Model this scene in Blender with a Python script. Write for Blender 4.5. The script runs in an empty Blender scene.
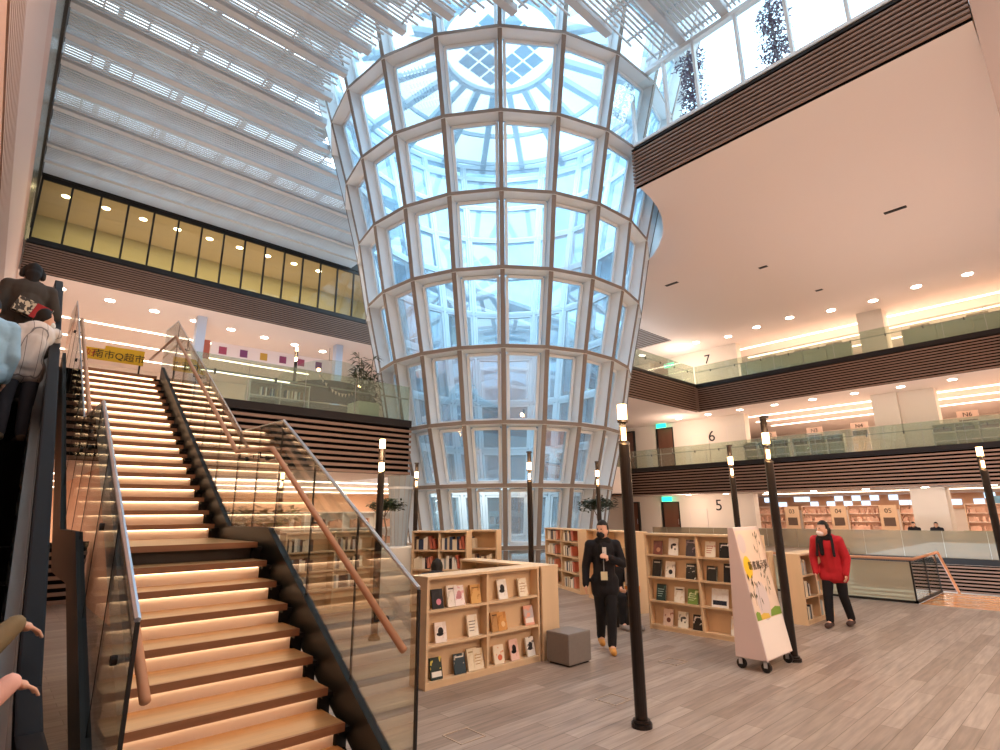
import bpy, bmesh, math, random
from mathutils import Vector, Matrix, Euler
random.seed(11)
SC = bpy.context.scene
COL = SC.collection
PI = math.pi
def lin(h):
    h = h.lstrip('#'); r = []
    for i in (0, 2, 4):
        c = int(h[i:i+2], 16)/255
        r.append(c/12.92 if c <= .04045 else ((c+.055)/1.055)**2.4)
    return (*r, 1)
# ------------------------------------------------------------------ materials
MATS = {}
def _new(name):
    m = bpy.data.materials.new(name); m.use_nodes = True
    nt = m.node_tree; nt.nodes.clear()
    out = nt.nodes.new('ShaderNodeOutputMaterial')
    return m, nt, out
def mat(name, hexc, rough=.5, metal=0, noise=0, scale=8, spec=.5, stretch=(1, 1, 1), bump=0):
    if name in MATS: return MATS[name]
    m, nt, out = _new(name)
    b = nt.nodes.new('ShaderNodeBsdfPrincipled')
    c = lin(hexc)
    b.inputs['Base Color'].default_value = c
    b.inputs['Roughness'].default_value = rough
    b.inputs['Metallic'].default_value = metal
    b.inputs['Specular IOR Level'].default_value = spec
    if noise or bump:
        tc = nt.nodes.new('ShaderNodeTexCoord'); mp = nt.nodes.new('ShaderNodeMapping')
        mp.inputs['Scale'].default_value = stretch
        n = nt.nodes.new('ShaderNodeTexNoise'); n.inputs['Scale'].default_value = scale; n.inputs['Detail'].default_value = 4
        nt.links.new(tc.outputs['Object'], mp.inputs[0]); nt.links.new(mp.outputs[0], n.inputs['Vector'])
        if noise:
            r = nt.nodes.new('ShaderNodeMapRange'); r.inputs[1].default_value = .25; r.inputs[2].default_value = .75
            r.inputs[3].default_value = 1-noise; r.inputs[4].default_value = 1+noise
            mx = nt.nodes.new('ShaderNodeMix'); mx.data_type = 'RGBA'; mx.blend_type = 'MULTIPLY'
            mx.inputs[0].default_value = 1; mx.inputs[6].default_value = c
            nt.links.new(n.outputs['Fac'], r.inputs[0]); nt.links.new(r.outputs[0], mx.inputs[7])
            nt.links.new(mx.outputs[2], b.inputs['Base Color'])
        if bump:
            bp = nt.nodes.new('ShaderNodeBump'); bp.inputs['Strength'].default_value = bump
            nt.links.new(n.outputs['Fac'], bp.inputs['Height']); nt.links.new(bp.outputs[0], b.inputs['Normal'])
    nt.links.new(b.outputs[0], out.inputs[0])
    MATS[name] = m; return m
def emit(name, hexc, strength):
    if name in MATS: return MATS[name]
    m, nt, out = _new(name)
    e = nt.nodes.new('ShaderNodeEmission'); e.inputs[0].default_value = lin(hexc); e.inputs[1].default_value = strength
    nt.links.new(e.outputs[0], out.inputs[0]); MATS[name] = m; return m
def glass(name, tint, f0=.05, milky=0, milk='#dff0f4', rough=.0, coat=None):
    """thin sheet glass: Schlick reflection over a tinted see-through sheet"""
    if name in MATS: return MATS[name]
    m, nt, out = _new(name)
    t = nt.nodes.new('ShaderNodeBsdfTransparent'); t.inputs[0].default_value = lin(tint)
    g = nt.nodes.new('ShaderNodeBsdfGlossy'); g.inputs['Roughness'].default_value = rough
    lw = nt.nodes.new('ShaderNodeLayerWeight'); lw.inputs[0].default_value = .5
    pw = nt.nodes.new('ShaderNodeMath'); pw.operation = 'POWER'; pw.inputs[1].default_value = 4.2
    mr = nt.nodes.new('ShaderNodeMapRange'); mr.inputs[3].default_value = f0; mr.inputs[4].default_value = 1
    if coat:   # the void side carries a mirror coating
        ge = nt.nodes.new('ShaderNodeNewGeometry'); cm = nt.nodes.new('ShaderNodeMapRange'); cm.inputs[3].default_value = f0; cm.inputs[4].default_value = coat
        nt.links.new(ge.outputs['Backfacing'], cm.inputs[0]); nt.links.new(cm.outputs[0], mr.inputs[3])
    nt.links.new(lw.outputs['Facing'], pw.inputs[0]); nt.links.new(pw.outputs[0], mr.inputs[0])
    mx = nt.nodes.new('ShaderNodeMixShader')
    base = t.outputs[0]
    if milky:
        d = nt.nodes.new('ShaderNodeBsdfDiffuse'); d.inputs[0].default_value = lin(milk)
        m2 = nt.nodes.new('ShaderNodeMixShader'); m2.inputs[0].default_value = milky
        nt.links.new(base, m2.inputs[1]); nt.links.new(d.outputs[0], m2.inputs[2]); base = m2.outputs[0]
    nt.links.new(mr.outputs[0], mx.inputs[0]); nt.links.new(base, mx.inputs[1]); nt.links.new(g.outputs[0], mx.inputs[2])
    nt.links.new(mx.outputs[0], out.inputs[0]); MATS[name] = m; return m
def plank_mat(name, c1, c2, cm, bw, rh, rough=.35, axis='X', grain=.25):
    m, nt, out = _new(name)
    b = nt.nodes.new('ShaderNodeBsdfPrincipled'); b.inputs['Roughness'].default_value = rough
    tc = nt.nodes.new('ShaderNodeTexCoord'); mp = nt.nodes.new('ShaderNodeMapping')
    if axis == 'Y': mp.inputs['Rotation'].default_value = (0, 0, PI/2)
    br = nt.nodes.new('ShaderNodeTexBrick'); br.inputs['Scale'].default_value = 1
    br.inputs['Brick Width'].default_value = bw; br.inputs['Row Height'].default_value = rh
    br.inputs['Mortar Size'].default_value = .003; br.inputs['Color1'].default_value = lin(c1); br.inputs['Color2'].default_value = lin(c2)
    br.inputs['Mortar'].default_value = lin(cm); br.inputs['Bias'].default_value = 0; br.offset = .37
    n = nt.nodes.new('ShaderNodeTexNoise'); n.inputs['Scale'].default_value = 4; n.inputs['Detail'].default_value = 6
    m2 = nt.nodes.new('ShaderNodeMapping'); m2.inputs['Scale'].default_value = (.5, 6, 1)
    r = nt.nodes.new('ShaderNodeMapRange'); r.inputs[1].default_value = .3; r.inputs[2].default_value = .7; r.inputs[3].default_value = 1-grain; r.inputs[4].default_value = 1+grain
    mx = nt.nodes.new('ShaderNodeMix'); mx.data_type = 'RGBA'; mx.blend_type = 'MULTIPLY'; mx.inputs[0].default_value = 1
    L = nt.links.new
    L(tc.outputs['Object'], mp.inputs[0]); L(mp.outputs[0], br.inputs[0]); L(mp.outputs[0], m2.inputs[0]); L(m2.outputs[0], n.inputs['Vector'])
    L(n.outputs['Fac'], r.inputs[0]); L(br.outputs[0], mx.inputs[6]); L(r.outputs[0], mx.inputs[7]); L(mx.outputs[2], b.inputs['Base Color'])
    L(b.outputs[0], out.inputs[0]); MATS[name] = m; return m
def cover_mat(name, bg, fg, scale, thr):
    if name in MATS: return MATS[name]
    m, nt, out = _new(name)
    b = nt.nodes.new('ShaderNodeBsdfPrincipled'); b.inputs['Roughness'].default_value = .35
    tc = nt.nodes.new('ShaderNodeTexCoord'); n = nt.nodes.new('ShaderNodeTexNoise'); n.inputs['Scale'].default_value = scale; n.inputs['Detail'].default_value = 1.5
    r = nt.nodes.new('ShaderNodeValToRGB'); r.color_ramp.interpolation = 'CONSTANT'
    r.color_ramp.elements[0].color = lin(bg); r.color_ramp.elements[1].position = thr; r.color_ramp.elements[1].color = lin(fg)
    L = nt.links.new
    L(tc.outputs['Object'], n.inputs['Vector']); L(n.outputs['Fac'], r.inputs[0]); L(r.outputs[0], b.inputs['Base Color']); L(b.outputs[0], out.inputs[0])
    MATS[name] = m; return m
# ------------------------------------------------------------------ mesh builder
class MB:
    def __init__(s): s.v = []; s.f = []
    def add(s, vs, fs):
        o = len(s.v); s.v += [tuple(v) for v in vs]; s.f += [tuple(i+o for i in f) for f in fs]; return s
    def box(s, a, b):
        x0, y0, z0 = a; x1, y1, z1 = b
        if x0 > x1: x0, x1 = x1, x0
        if y0 > y1: y0, y1 = y1, y0
        if z0 > z1: z0, z1 = z1, z0
        return s.add([(x0, y0, z0), (x1, y0, z0), (x1, y1, z0), (x0, y1, z0), (x0, y0, z1), (x1, y0, z1), (x1, y1, z1), (x0, y1, z1)],
                     [(0, 3, 2, 1), (4, 5, 6, 7), (0, 1, 5, 4), (1, 2, 6, 5), (2, 3, 7, 6), (3, 0, 4, 7)])
    def hexa(s, p):  # 8 points: bottom 4 ccw, top 4 ccw
        return s.add(p, [(0, 3, 2, 1), (4, 5, 6, 7), (0, 1, 5, 4), (1, 2, 6, 5), (2, 3, 7, 6), (3, 0, 4, 7)])
    def obox(s, c, ax, ay, az):  # centre + half axes
        c, ax, ay, az = map(Vector, (c, ax, ay, az))
        return s.hexa([c-ax-ay-az, c+ax-ay-az, c+ax+ay-az, c-ax+ay-az, c-ax-ay+az, c+ax-ay+az, c+ax+ay+az, c-ax+ay+az])
    def bar(s, p, q, w, d, up=(0, 0, 1)):
        p, q, up = Vector(p), Vector(q), Vector(up)
        t = (q-p); side = t.cross(up)
        if side.length < 1e-6: side = t.cross(Vector((1, 0, 0)))
        side.normalize(); u2 = side.cross(t).normalized()
        return s.obox((p+q)/2, t/2, side*w/2, u2*d/2)
    def tube(s, pts, r, n=10, caps=True):
        pts = [Vector(p) for p in pts]; rs = r if isinstance(r, (list, tuple)) else [r]*len(pts)
        o = len(s.v); prev = None
        for i, p in enumerate(pts):
            t = (pts[min(i+1, len(pts)-1)]-pts[max(i-1, 0)]).normalized()
            a = Vector((0, 0, 1)) if abs(t.z) < .95 else Vector((1, 0, 0))
            if prev is not None: a = prev
            x = (a-t*a.dot(t)).normalized(); y = t.cross(x); prev = x
            for k in range(n):
                an = 2*PI*k/n
                s.v.append(tuple(p+(x*math.cos(an)+y*math.sin(an))*rs[i]))
        for i in range(len(pts)-1):
            for k in range(n):
                k2 = (k+1) % n
                s.f.append((o+i*n+k, o+i*n+k2, o+(i+1)*n+k2, o+(i+1)*n+k))
        if caps:
            s.f.append(tuple(o+k for k in reversed(range(n)))); s.f.append(tuple(o+(len(pts)-1)*n+k for k in range(n)))
        return s
    def cyl(s, p, q, r, r2=None, n=14): return s.tube([p, q], [r, r if r2 is None else r2], n)
    def ball(s, c, r, n=12, m=8):
        rx, ry, rz = r if isinstance(r, (tuple, list)) else (r, r, r)
        o = len(s.v); c = Vector(c)
        s.v.append((c.x, c.y, c.z-rz))
        for j in range(1, m):
            ph = -PI/2+PI*j/m
            for k in range(n):
                a = 2*PI*k/n
                s.v.append((c.x+rx*math.cos(ph)*math.cos(a), c.y+ry*math.cos(ph)*math.sin(a), c.z+rz*math.sin(ph)))
        s.v.append((c.x, c.y, c.z+rz)); top = len(s.v)-1
        for k in range(n):
            k2 = (k+1) % n
            s.f.append((o, o+1+k2, o+1+k)); s.f.append((top, top-n+k, top-n+k2))
        for j in range(m-2):
            for k in range(n):
                k2 = (k+1) % n; a = o+1+j*n
                s.f.append((a+k, a+k2, a+n+k2, a+n+k))
        return s
    def prism(s, poly, axis, a0, a1):
        """poly of 2D points extruded along axis ('X': poly=(y,z), 'Y': poly=(x,z), 'Z': poly=(x,y))"""
        def P(u, v, a): return {'X': (a, u, v), 'Y': (u, a, v), 'Z': (u, v, a)}[axis]
        n = len(poly); o = len(s.v)
        s.v += [P(u, v, a0) for u, v in poly]+[P(u, v, a1) for u, v in poly]
        s.f.append(tuple(o+i for i in range(n))); s.f.append(tuple(o+n+i for i in reversed(range(n))))
        for i in range(n):
            j = (i+1) % n; s.f.append((o+i, o+n+i, o+n+j, o+j))
        return s
    def quad(s, *p): return s.add(p, [tuple(range(len(p)))])
def obj(name, mb, m, parent=None, smooth=False, bevel=0, loc=None, rot=0):
    me = bpy.data.meshes.new(name); me.from_pydata(mb.v, [], mb.f)
    bm = bmesh.new(); bm.from_mesh(me); bmesh.ops.recalc_face_normals(bm, faces=bm.faces)
    if bevel: bmesh.ops.bevel(bm, geom=list(bm.edges), offset=bevel, segments=2, affect='EDGES', profile=.7)
    bm.to_mesh(me); bm.free()
    for x in (m if isinstance(m, list) else [m]): me.materials.append(x)
    if smooth:
        for p in me.polygons: p.use_smooth = True
    o = bpy.data.objects.new(name, me); COL.objects.link(o)
    if parent: o.parent = parent
    if loc is not None: o.location = loc
    if rot: o.rotation_euler[2] = rot
    return o
def tag(o, label=None, cat=None, group=None, kind=None):
    if label: o['label'] = label
    if cat: o['category'] = cat
    if group: o['group'] = group
    if kind: o['kind'] = kind
    return o
def thing(name, label, cat, loc=(0, 0, 0), rot=0, group=None):
    o = bpy.data.objects.new(name, None); COL.objects.link(o); o.location = loc; o.rotation_euler[2] = rot
    o.empty_display_size = .1
    return tag(o, label, cat, group)
def struct(name, mb, m, parent=None, **k):
    o = obj(name, mb, m, parent, **k)
    if not parent: o['kind'] = 'structure'
    return o
def dup(root, loc, rot=None, label=None, group=None):
    r = root.copy(); COL.objects.link(r); r.location = loc
    if rot is not None: r.rotation_euler[2] = rot
    if label: r['label'] = label
    if group: r['group'] = group
    for ch in list(root.children):
        c = ch.copy(); COL.objects.link(c); c.parent = r
        for g in list(ch.children):
            d = g.copy(); COL.objects.link(d); d.parent = c
    return r
def text(name, body, size, m, parent=None, loc=(0, 0, 0), rot=(0, 0, 0), ext=.004, align='CENTER'):
    c = bpy.data.curves.new(name, 'FONT'); c.body = body; c.size = size; c.extrude = ext; c.align_x = align; c.align_y = 'CENTER'
    tmp = bpy.data.objects.new('tmp', c); COL.objects.link(tmp)
    dg = bpy.context.evaluated_depsgraph_get(); me = bpy.data.meshes.new_from_object(tmp.evaluated_get(dg))
    bpy.data.objects.remove(tmp); bpy.data.curves.remove(c)
    me.materials.clear(); me.materials.append(m); o = bpy.data.objects.new(name, me); COL.objects.link(o); o.location = loc; o.rotation_euler = rot
    if parent: o.parent = parent
    return o
ORD = ['first', 'second', 'third', 'fourth', 'fifth', 'sixth', 'seventh', 'eighth', 'ninth', 'tenth', 'eleventh', 'twelfth', 'thirteenth', 'fourteenth', 'fifteenth', 'sixteenth', 'seventeenth', 'eighteenth', 'nineteenth', 'twentieth']
def nth(i): return ORD[i] if i < len(ORD) else '%dth' % (i+1)

# palette
M_floor = plank_mat('floor planks', '#a08f82', '#857366', '#6b5a4c', 1.3, .16, .42, 'X', .22)
M_deck = plank_mat('orange landing planks', '#c98a55', '#bd7f4c', '#94602f', 1.6, .14, .18, 'Y', .12)
M_plaster = mat('warm white plaster', '#e2d5ce', .8)
M_wallp = mat('pale wall paint', '#e4d8cc', .75)
M_wood = mat('pale maple board', '#dcbd97', .5, noise=.07, scale=5, stretch=(1, 1, .15))
M_tread = mat('oak tread', '#ad8559', .35, noise=.14, scale=6, stretch=(.25, 4, 4))
M_nose = mat('oak nosing', '#976646', .4, noise=.15, scale=6, stretch=(.25, 4, 4))
M_rail = mat('oak handrail', '#c69270', .4)
M_riser = mat('white riser panel', '#ecdfd6', .6)
M_steel = mat('blackened steel', '#1d1f20', .45, .2)
M_black = mat('black powder coat', '#171514', .5)
M_post = mat('dark bronze post', '#231c19', .4, .3)
M_chrome = mat('brushed steel', '#d4d7db', .3, .8)
M_white = mat('white metal frame', '#dfe6ea', .45)
M_louv = mat('white louver', '#bfc4c9', .55)
M_slat = mat('walnut slat', '#876d5f', .55, noise=.1, scale=5, stretch=(.3, .3, 3))
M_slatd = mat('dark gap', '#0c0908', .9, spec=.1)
M_fascia = mat('dark fascia', '#1b1616', .5)
M_led = emit('stair light strip', '#ffd0a2', 5.2)
M_down = emit('downlight lens', '#fff0dc', 22)
M_line = emit('linear light', '#ffeacc', 6.5)
M_bulb = emit('lamp glow', '#ffc080', 14)
M_exit = emit('exit sign green', '#27e8ac', 2.2)
M_pane = glass('funnel glass', '#d2eaf9', .06, .18, '#b0dcf7', coat=.36)  # bluish diffuse share paints the haze of reflected sky into the panes
M_clear = glass('stair glass', '#f2f6f3', .15, .04, '#aab5ae')
M_bal = glass('balustrade glass', '#e6efe6', .06, .10, '#d8e2d4')  # greenish diffuse share paints a milky reflection into the glass
M_gw = glass('gallery window glass', '#c2bc98', .06, .05, '#a8a27c')
M_sky = glass('clear window glass', '#f4fbfd', .03)
M_leaf = mat('dark leaf', '#33402a', .5, noise=.3, scale=20)
M_leaf2 = mat('olive leaf', '#6d6a3a', .5, noise=.3, scale=20)
M_pot = mat('white planter', '#d8d3c8', .5)
M_vinyl = mat('grey leatherette', '#7b726b', .5, noise=.05, scale=30)
M_digit = mat('black digit', '#201d1c', .5)
M_brown = mat('walnut door', '#6d4636', .5, noise=.12, scale=3, stretch=(1, 1, .2))
M_rubber = mat('black rubber', '#121215', .5, spec=.25)
M_alum = mat('satin aluminium', '#a9a8a4', .3, .9)
M_paper = mat('book pages', '#efe6d2', .8)

# ------------------------------------------------------------------ camera (building axes: X away right, Y away left)
cam = bpy.data.cameras.new('camera'); CAM = bpy.data.objects.new('camera', cam); COL.objects.link(CAM)
cam.sensor_width = 36; cam.lens = 36*549.4/1000; cam.clip_end = 300; cam.clip_start = .02
th, ro, ya = math.radians(14.13), math.radians(-.487), math.radians(42.36)
F = Vector((math.sin(ya)*math.cos(th), math.cos(ya)*math.cos(th), math.sin(th)))
R0 = Vector((math.cos(ya), -math.sin(ya), 0)); U0 = R0.cross(F)
RR = R0*math.cos(ro)+U0*math.sin(ro); UU = -R0*math.sin(ro)+U0*math.cos(ro)
CAM.matrix_world = Matrix(((RR.x, UU.x, -F.x, 0), (RR.y, UU.y, -F.y, 0), (RR.z, UU.z, -F.z, 1.8), (0, 0, 0, 1)))
SC.camera = CAM

# ------------------------------------------------------------------ floors and slabs
L5b, L6, L7, L8 = -.25, 4.59, 9.33, 13.65
CX, CY, DD = 13.93, 15.04, 20.5
def coneR(z):
    zs = [0, .80, 2.61, 4.44, 6.67, 8.99, 11.33, 13.66, 16.07, 18.4, 20.7, 21.7]
    rs = [.162, .17, .1865, .21, .231, .257, .279, .308, .341, .375, .41, .426]
    for i in range(len(zs)-1):
        if z <= zs[i+1]:
            t = (z-zs[i])/(zs[i+1]-zs[i]); return DD*(rs[i]+t*(rs[i+1]-rs[i]))
    return DD*rs[-1]
struct('floor', MB().box((-.6, -7, -.35), (13.9, 45, 0)).box((13.9, 9.2, -.35), (46, 45, -.0)), M_floor)
struct('floor_lower', MB().box((13.0, -7, -4.8), (46, 9.2, -4.6)), mat('lower floor', '#c4935f', .2, noise=.08, scale=2))
struct('floor_balcony', MB().box((31, -7, -.5), (46, 9.2, L5b)), M_floor)
struct('stair_landing', MB().box((13.9, -4, -.12), (16.2, 3.05, -.005)), M_deck)
def band(name, axis, plane, a0, a1, z0, z1, cap, n, face):
    """slatted edge band; face=-1: looks towards the lower coordinate"""
    d = .08
    b = MB(); s = MB(); c = MB()
    pitch = (z1-cap-z0)/n
    def bx(m, p0, p1, zz0, zz1):
        if axis == 'X': m.box((plane+p0*face, a0, zz0), (plane+p1*face, a1, zz1))
        else: m.box((a0, plane+p0*face, zz0), (a1, plane+p1*face, zz1))
    bx(b, -.06, -.12, z0, z1)
    for i in range(n): bx(s, .0, .06, z0+pitch*i+pitch*.02, z0+pitch*i+pitch*.5)
    o = struct(name, b, M_slatd)
    obj('slat', s, M_slat, o)
    if cap: bx(c, -.12, .06, z1-cap, z1+.02); obj('edge_cap', c, M_fascia, o)
    return o
# level 6 on the left
struct('ceiling_gallery', MB().box((-.6, 14.52, 2.95), (9.35, 45, L6)).box((9.35, 21, 2.95), (30, 45, L6)), M_plaster)
struct('stair_head', MB().box((-.55, 13.15, 4.3), (2.9, 14.38, L6)), M_slatd)
band('trim_1', 'Y', 14.4, -.55, 9.35, 2.95, L6, .2, 9, -1)
# level 8 on the left
struct('ceiling_hall', MB().box((-.6, 29.12, 11.86), (30, 45, 13.2)), M_plaster)
band('trim_2', 'Y', 29, -.55, 22, 11.86, 13.2, .12, 11, -1)
# right side storeys
struct('ceiling_lower', MB().box((31.12, -7, 2.83), (46, 31, 4.55)), M_plaster)
band('trim_3', 'X', 31, -7, 31, 2.83, 4.55, .22, 9, -1)
band('trim_4', 'X', 31, -7, 9.2, -1.6, L5b, .22, 8, -1)
struct('ceiling_middle', MB().box((31.12, -7, 7.66), (46, 16.32, L7)).box((20.5, 16.32, 7.66), (46, 31, L7)), M_plaster)
band('trim_5', 'X', 31, -7, 16.2, 7.66, L7, .22, 11, -1)
struct('trim_10', MB().box((30.92, 16.12, 7.68), (31.05, 16.25, 9.1)), M_slat)
band('trim_6', 'Y', 16.2, 20.5, 30.98, 7.66, L7, .12, 11, -1)
# big soffit under level 8 with a round bite for the funnel
bite = []
rb = coneR(12.2)+.35
a_s = math.asin((14.32-CX)/rb); ang = -PI/2+a_s
y_s = CY-math.sqrt(rb*rb-(14.32-CX)**2)
pts = [(14.32, .22), (46, .22), (46, 30), (30, 30), (30, 17.0)]
ex = CX+math.sqrt(rb*rb-(17.0-CY)**2); pts.append((ex, 17.0))
a1 = math.atan2(17.0-CY, ex-CX); a0 = math.atan2(y_s-CY, 14.32-CX)
for i in range(1, 15): a = a1+(a0-a1)*i/15; pts.append((CX+rb*math.cos(a), CY+rb*math.sin(a)))
pts.append((14.32, y_s))
struct('ceiling_soffit', MB().prism(pts, 'Z', 12.2, 13.6), M_plaster)
band('trim_7', 'X', 14.2, .22, y_s+.1, 12.2, 13.65, .1, 10, -1)
band('trim_8', 'X', 29.98, 17, 30, 12.2, 13.6, 0, 12, -1)
# walls
wl = MB().box((-.95, -7, -.35), (-.6, 45, 6.42))
struct('wall_left', wl, mat('apricot wall panel', '#c49478', .6))
lw = bpy.data.objects['wall_left']
rib = MB()
for i in range(9): rib.box((-.62, -7, 6.47+i*.125), (-.585, 29, 6.55+i*.125))
rib.box((-.95, -7, 6.46), (-.6, 45, 7.6)); obj('ribbed_panel', rib, mat('ribbed panel', '#a88c7e', .6), lw)
obj('smooth_panel', MB().box((-.95, -7, 7.63), (-.59, 45, 10.8)), mat('rose panel', '#b09588', .5), lw)
obj('seam_panel', MB().box((-.95, -7, 10.85), (-.6, 45, 12.4)), mat('rose edge panel', '#a98372', .5), lw)
obj('glass_strip', MB().box((-.95, -7, 12.4), (-.6, 45, 15.6)), mat('grey green glazing', '#5c605a', .25), lw)
obj('top_rail', MB().box((-.95, -7, 15.6), (-.52, 45, 17.9)), M_black, lw)
struct('wall_back', MB().box((-.95, -7.3, -5), (46, -7, 18)), M_plaster)
struct('wall_right', MB().box((14.2, -7, 4.6), (46, .2, 12.2)).box((14.2, -7, 12.2), (46, .2, 18)), mat('rose wall', '#c2a08c', .6))
struct('wall_far', MB().box((46, -7.3, -5), (46.3, 45, 14)), M_wallp)
struct('wall_end', MB().box((-.95, 45, -.4), (46.3, 45.3, 17)), M_wallp)
struct('wall_lift', MB().box((33.6, 14.6, 0), (34.2, 19.5, 12.2)).box((33.6, 20.9, 0), (34.2, 31, 12.2)).box((33.6, 19.5, 7.4), (34.2, 20.9, 9.3)).box((33.6, 19.5, 2.45), (34.2, 20.9, 4.5)), M_wallp)
for nm, y0, y1 in (('pillar_front', 6.66, 7.83),):
    struct('column_tall', MB().box((33.5, y0, L7), (34.6, y1, 12.2)), M_wallp)
struct('column_middle', MB().box((33.5, 6.7, 4.55), (34.6, 7.83, 7.66)).box((33.75, 5.2, 4.55), (34.6, 6.7, 7.66)), M_wallp)
struct('column_lower', MB().box((33.5, 5.5, -.25), (34.6, 6.9, 2.83)), M_wallp)

# ------------------------------------------------------------------ louvred ceiling and roof
ZL = 16.3
def chord(y, z, extra):
    r = coneR(z)+extra; d = abs(y-CY)
    if d >= r: return None
    w = math.sqrt(r*r-d*d); return CX-w, CX+w
def cut(mb, x0, x1, y0, y1, z0, z1, extra=.12):
    ch = chord((y0+y1)/2, z0, extra)
    if not ch: mb.box((x0, y0, z0), (x1, y1, z1)); return
    if ch[0] > x0: mb.box((x0, y0, z0), (min(ch[0], x1), y1, z1))
    if ch[1] < x1: mb.box((max(ch[1], x0), y0, z0), (x1, y1, z1))
XR = 14.15
lou = struct('ceiling', MB().box((-.6, 28.9, ZL), (20, 29.1, 17.7)), M_black)
k0 = -16
for k in range(k0, 8):
    yb = 17.89+1.4*k
    b = MB(); cut(b, -.52, XR, yb-.12, yb+.12, ZL, ZL+.26)
    obj('beam', b, M_louv, lou)
    s = MB()
    for j in range(8):
        y = yb+.23+j*.135
        cut(s, -.5, XR, y, y+.05, ZL+.08, ZL+.13, .12+.5*((j*7+k*3) % 5)/5)
    x = .2
    while x < XR:
        ch = chord(yb+.7, ZL, .3)
        if not ch or x < ch[0] or x > ch[1]: s.box((x, yb+.12, ZL+.15), (x+.05, yb+1.28, ZL+.22))
        x += 1.15
    obj('louver_panel', s, M_louv, lou)
rf = struct('roof', MB().box((-.95, 29, 17.6), (46, 45.3, 17.9)), mat('roof lining', '#b9b5ae', .8))
for k in range(k0, 8):
    yb = 17.89+1.4*k; b = MB()
    if k % 2: cut(b, -.6, XR, yb, yb+1.4, 17.2, 17.4, .3)
    else:
        cut(b, -.6, XR, yb, yb+.2, 17.2, 17.4, .3)
        x = .6
        while x < XR:
            ch = chord(yb+.7, 17.2, .3)
            if not ch or x < ch[0] or x > ch[1]: b.box((x, yb+.2, 17.2), (x+.16, yb+1.4, 17.4))
            x += 2.3
    obj('roof_bay', b, MATS['roof lining'], rf)

# ------------------------------------------------------------------ glass funnel
fun = tag(bpy.data.objects.new('glass_funnel', None), 'tall flaring funnel of white frames and bluish glass rising through the hall', 'glass funnel', kind='structure')
COL.objects.link(fun); fun.location = (CX, CY, 0)
N = 22
A0 = math.atan2(-CY, -CX)+math.radians(-.2)
ZR = [0, .80, 2.61, 4.44, 6.67, 8.99, 11.33, 13.66, 16.07, 18.4, 20.7, 21.7]
def cp(i, r, z):
    a = A0+2*PI*i/N; return Vector((r*math.cos(a), r*math.sin(a), z))
DEP = .46
fc = MB(); mu = MB(); gl = MB(); fr = MB()
for i in range(N):
    a = A0+2*PI*i/N; t = Vector((-math.sin(a), math.cos(a), 0))*.06
    for j in range(len(ZR)-1):
        z0, z1 = ZR[j], ZR[j+1]; r0, r1 = coneR(z0), coneR(z1)
        p = [cp(i, r0-DEP, z0)-t, cp(i, r0, z0)-t, cp(i, r0, z0)+t, cp(i, r0-DEP, z0)+t, cp(i, r1-DEP, z1)-t, cp(i, r1, z1)-t, cp(i, r1, z1)+t, cp(i, r1-DEP, z1)+t]
        mu.hexa(p)
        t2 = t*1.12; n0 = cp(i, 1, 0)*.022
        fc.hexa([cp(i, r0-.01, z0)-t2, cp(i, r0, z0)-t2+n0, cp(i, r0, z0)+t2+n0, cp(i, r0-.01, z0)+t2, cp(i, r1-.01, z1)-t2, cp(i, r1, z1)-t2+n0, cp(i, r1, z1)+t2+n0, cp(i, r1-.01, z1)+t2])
        # pane with its own slim frame set at the inner face
        g0, g1 = r0-DEP*.82, r1-DEP*.82
        q = [cp(i, g0, z0), cp(i+1, g0, z0), cp(i+1, g1, z1), cp(i, g1, z1)]
        gl.quad(*q)
        c = sum(q, Vector())/4; e = .13
        nrm = (q[1]-q[0]).cross(q[3]-q[0]).normalized()
        ins = []
        for m_ in range(4):
            u = (q[(m_+1) % 4]-q[m_]).normalized(); w = (q[(m_-1) % 4]-q[m_]).normalized()
            ins.append(q[m_]+u*e+w*e)
        for m_ in range(4): fr.bar(ins[m_], ins[(m_+1) % 4], .09, .10, nrm)
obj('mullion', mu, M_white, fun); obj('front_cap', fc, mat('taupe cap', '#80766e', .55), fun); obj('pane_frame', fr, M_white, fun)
obj('pane', gl, M_pane, fun)
for j, z in enumerate(ZR):
    rg = MB(); r = coneR(z); h = .07 if j not in (0, 11) else .12
    for i in range(N):
        rg.hexa([cp(i, r-DEP, z-h), cp(i, r+.02, z-h), cp(i+1, r+.02, z-h), cp(i+1, r-DEP, z-h), cp(i, r-DEP, z+h), cp(i, r+.02, z+h), cp(i+1, r+.02, z+h), cp(i+1, r-DEP, z+h)])
    obj('ring', rg, M_white, fun)
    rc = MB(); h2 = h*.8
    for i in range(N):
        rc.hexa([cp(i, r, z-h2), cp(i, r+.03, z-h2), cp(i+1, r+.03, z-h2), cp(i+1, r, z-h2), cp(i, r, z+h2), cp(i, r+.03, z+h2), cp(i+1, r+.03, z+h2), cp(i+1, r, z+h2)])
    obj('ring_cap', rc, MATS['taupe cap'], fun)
zt = 21.7; rt = coneR(zt)
sp = MB()
for i in range(N):
    a = A0+2*PI*(i+.5)/N; d = Vector((math.cos(a), math.sin(a), 0))
    sp.bar(d*(rt-.1)+Vector((0, 0, zt)), d*2.7+Vector((0, 0, zt+.5)), .3, .3)
for r, z, w in ((5.7, zt+.25, .1), (2.7, zt+.5, .25), (rt-.3, zt, .3), (rt-.9, zt-.0, .1)):
    for i in range(44):
        a, b_ = 2*PI*i/44, 2*PI*(i+1)/44
        sp.bar((r*math.cos(a), r*math.sin(a), z), (r*math.cos(b_), r*math.sin(b_), z), w, .22)
obj('roof_spoke', sp, M_white, fun)
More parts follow.
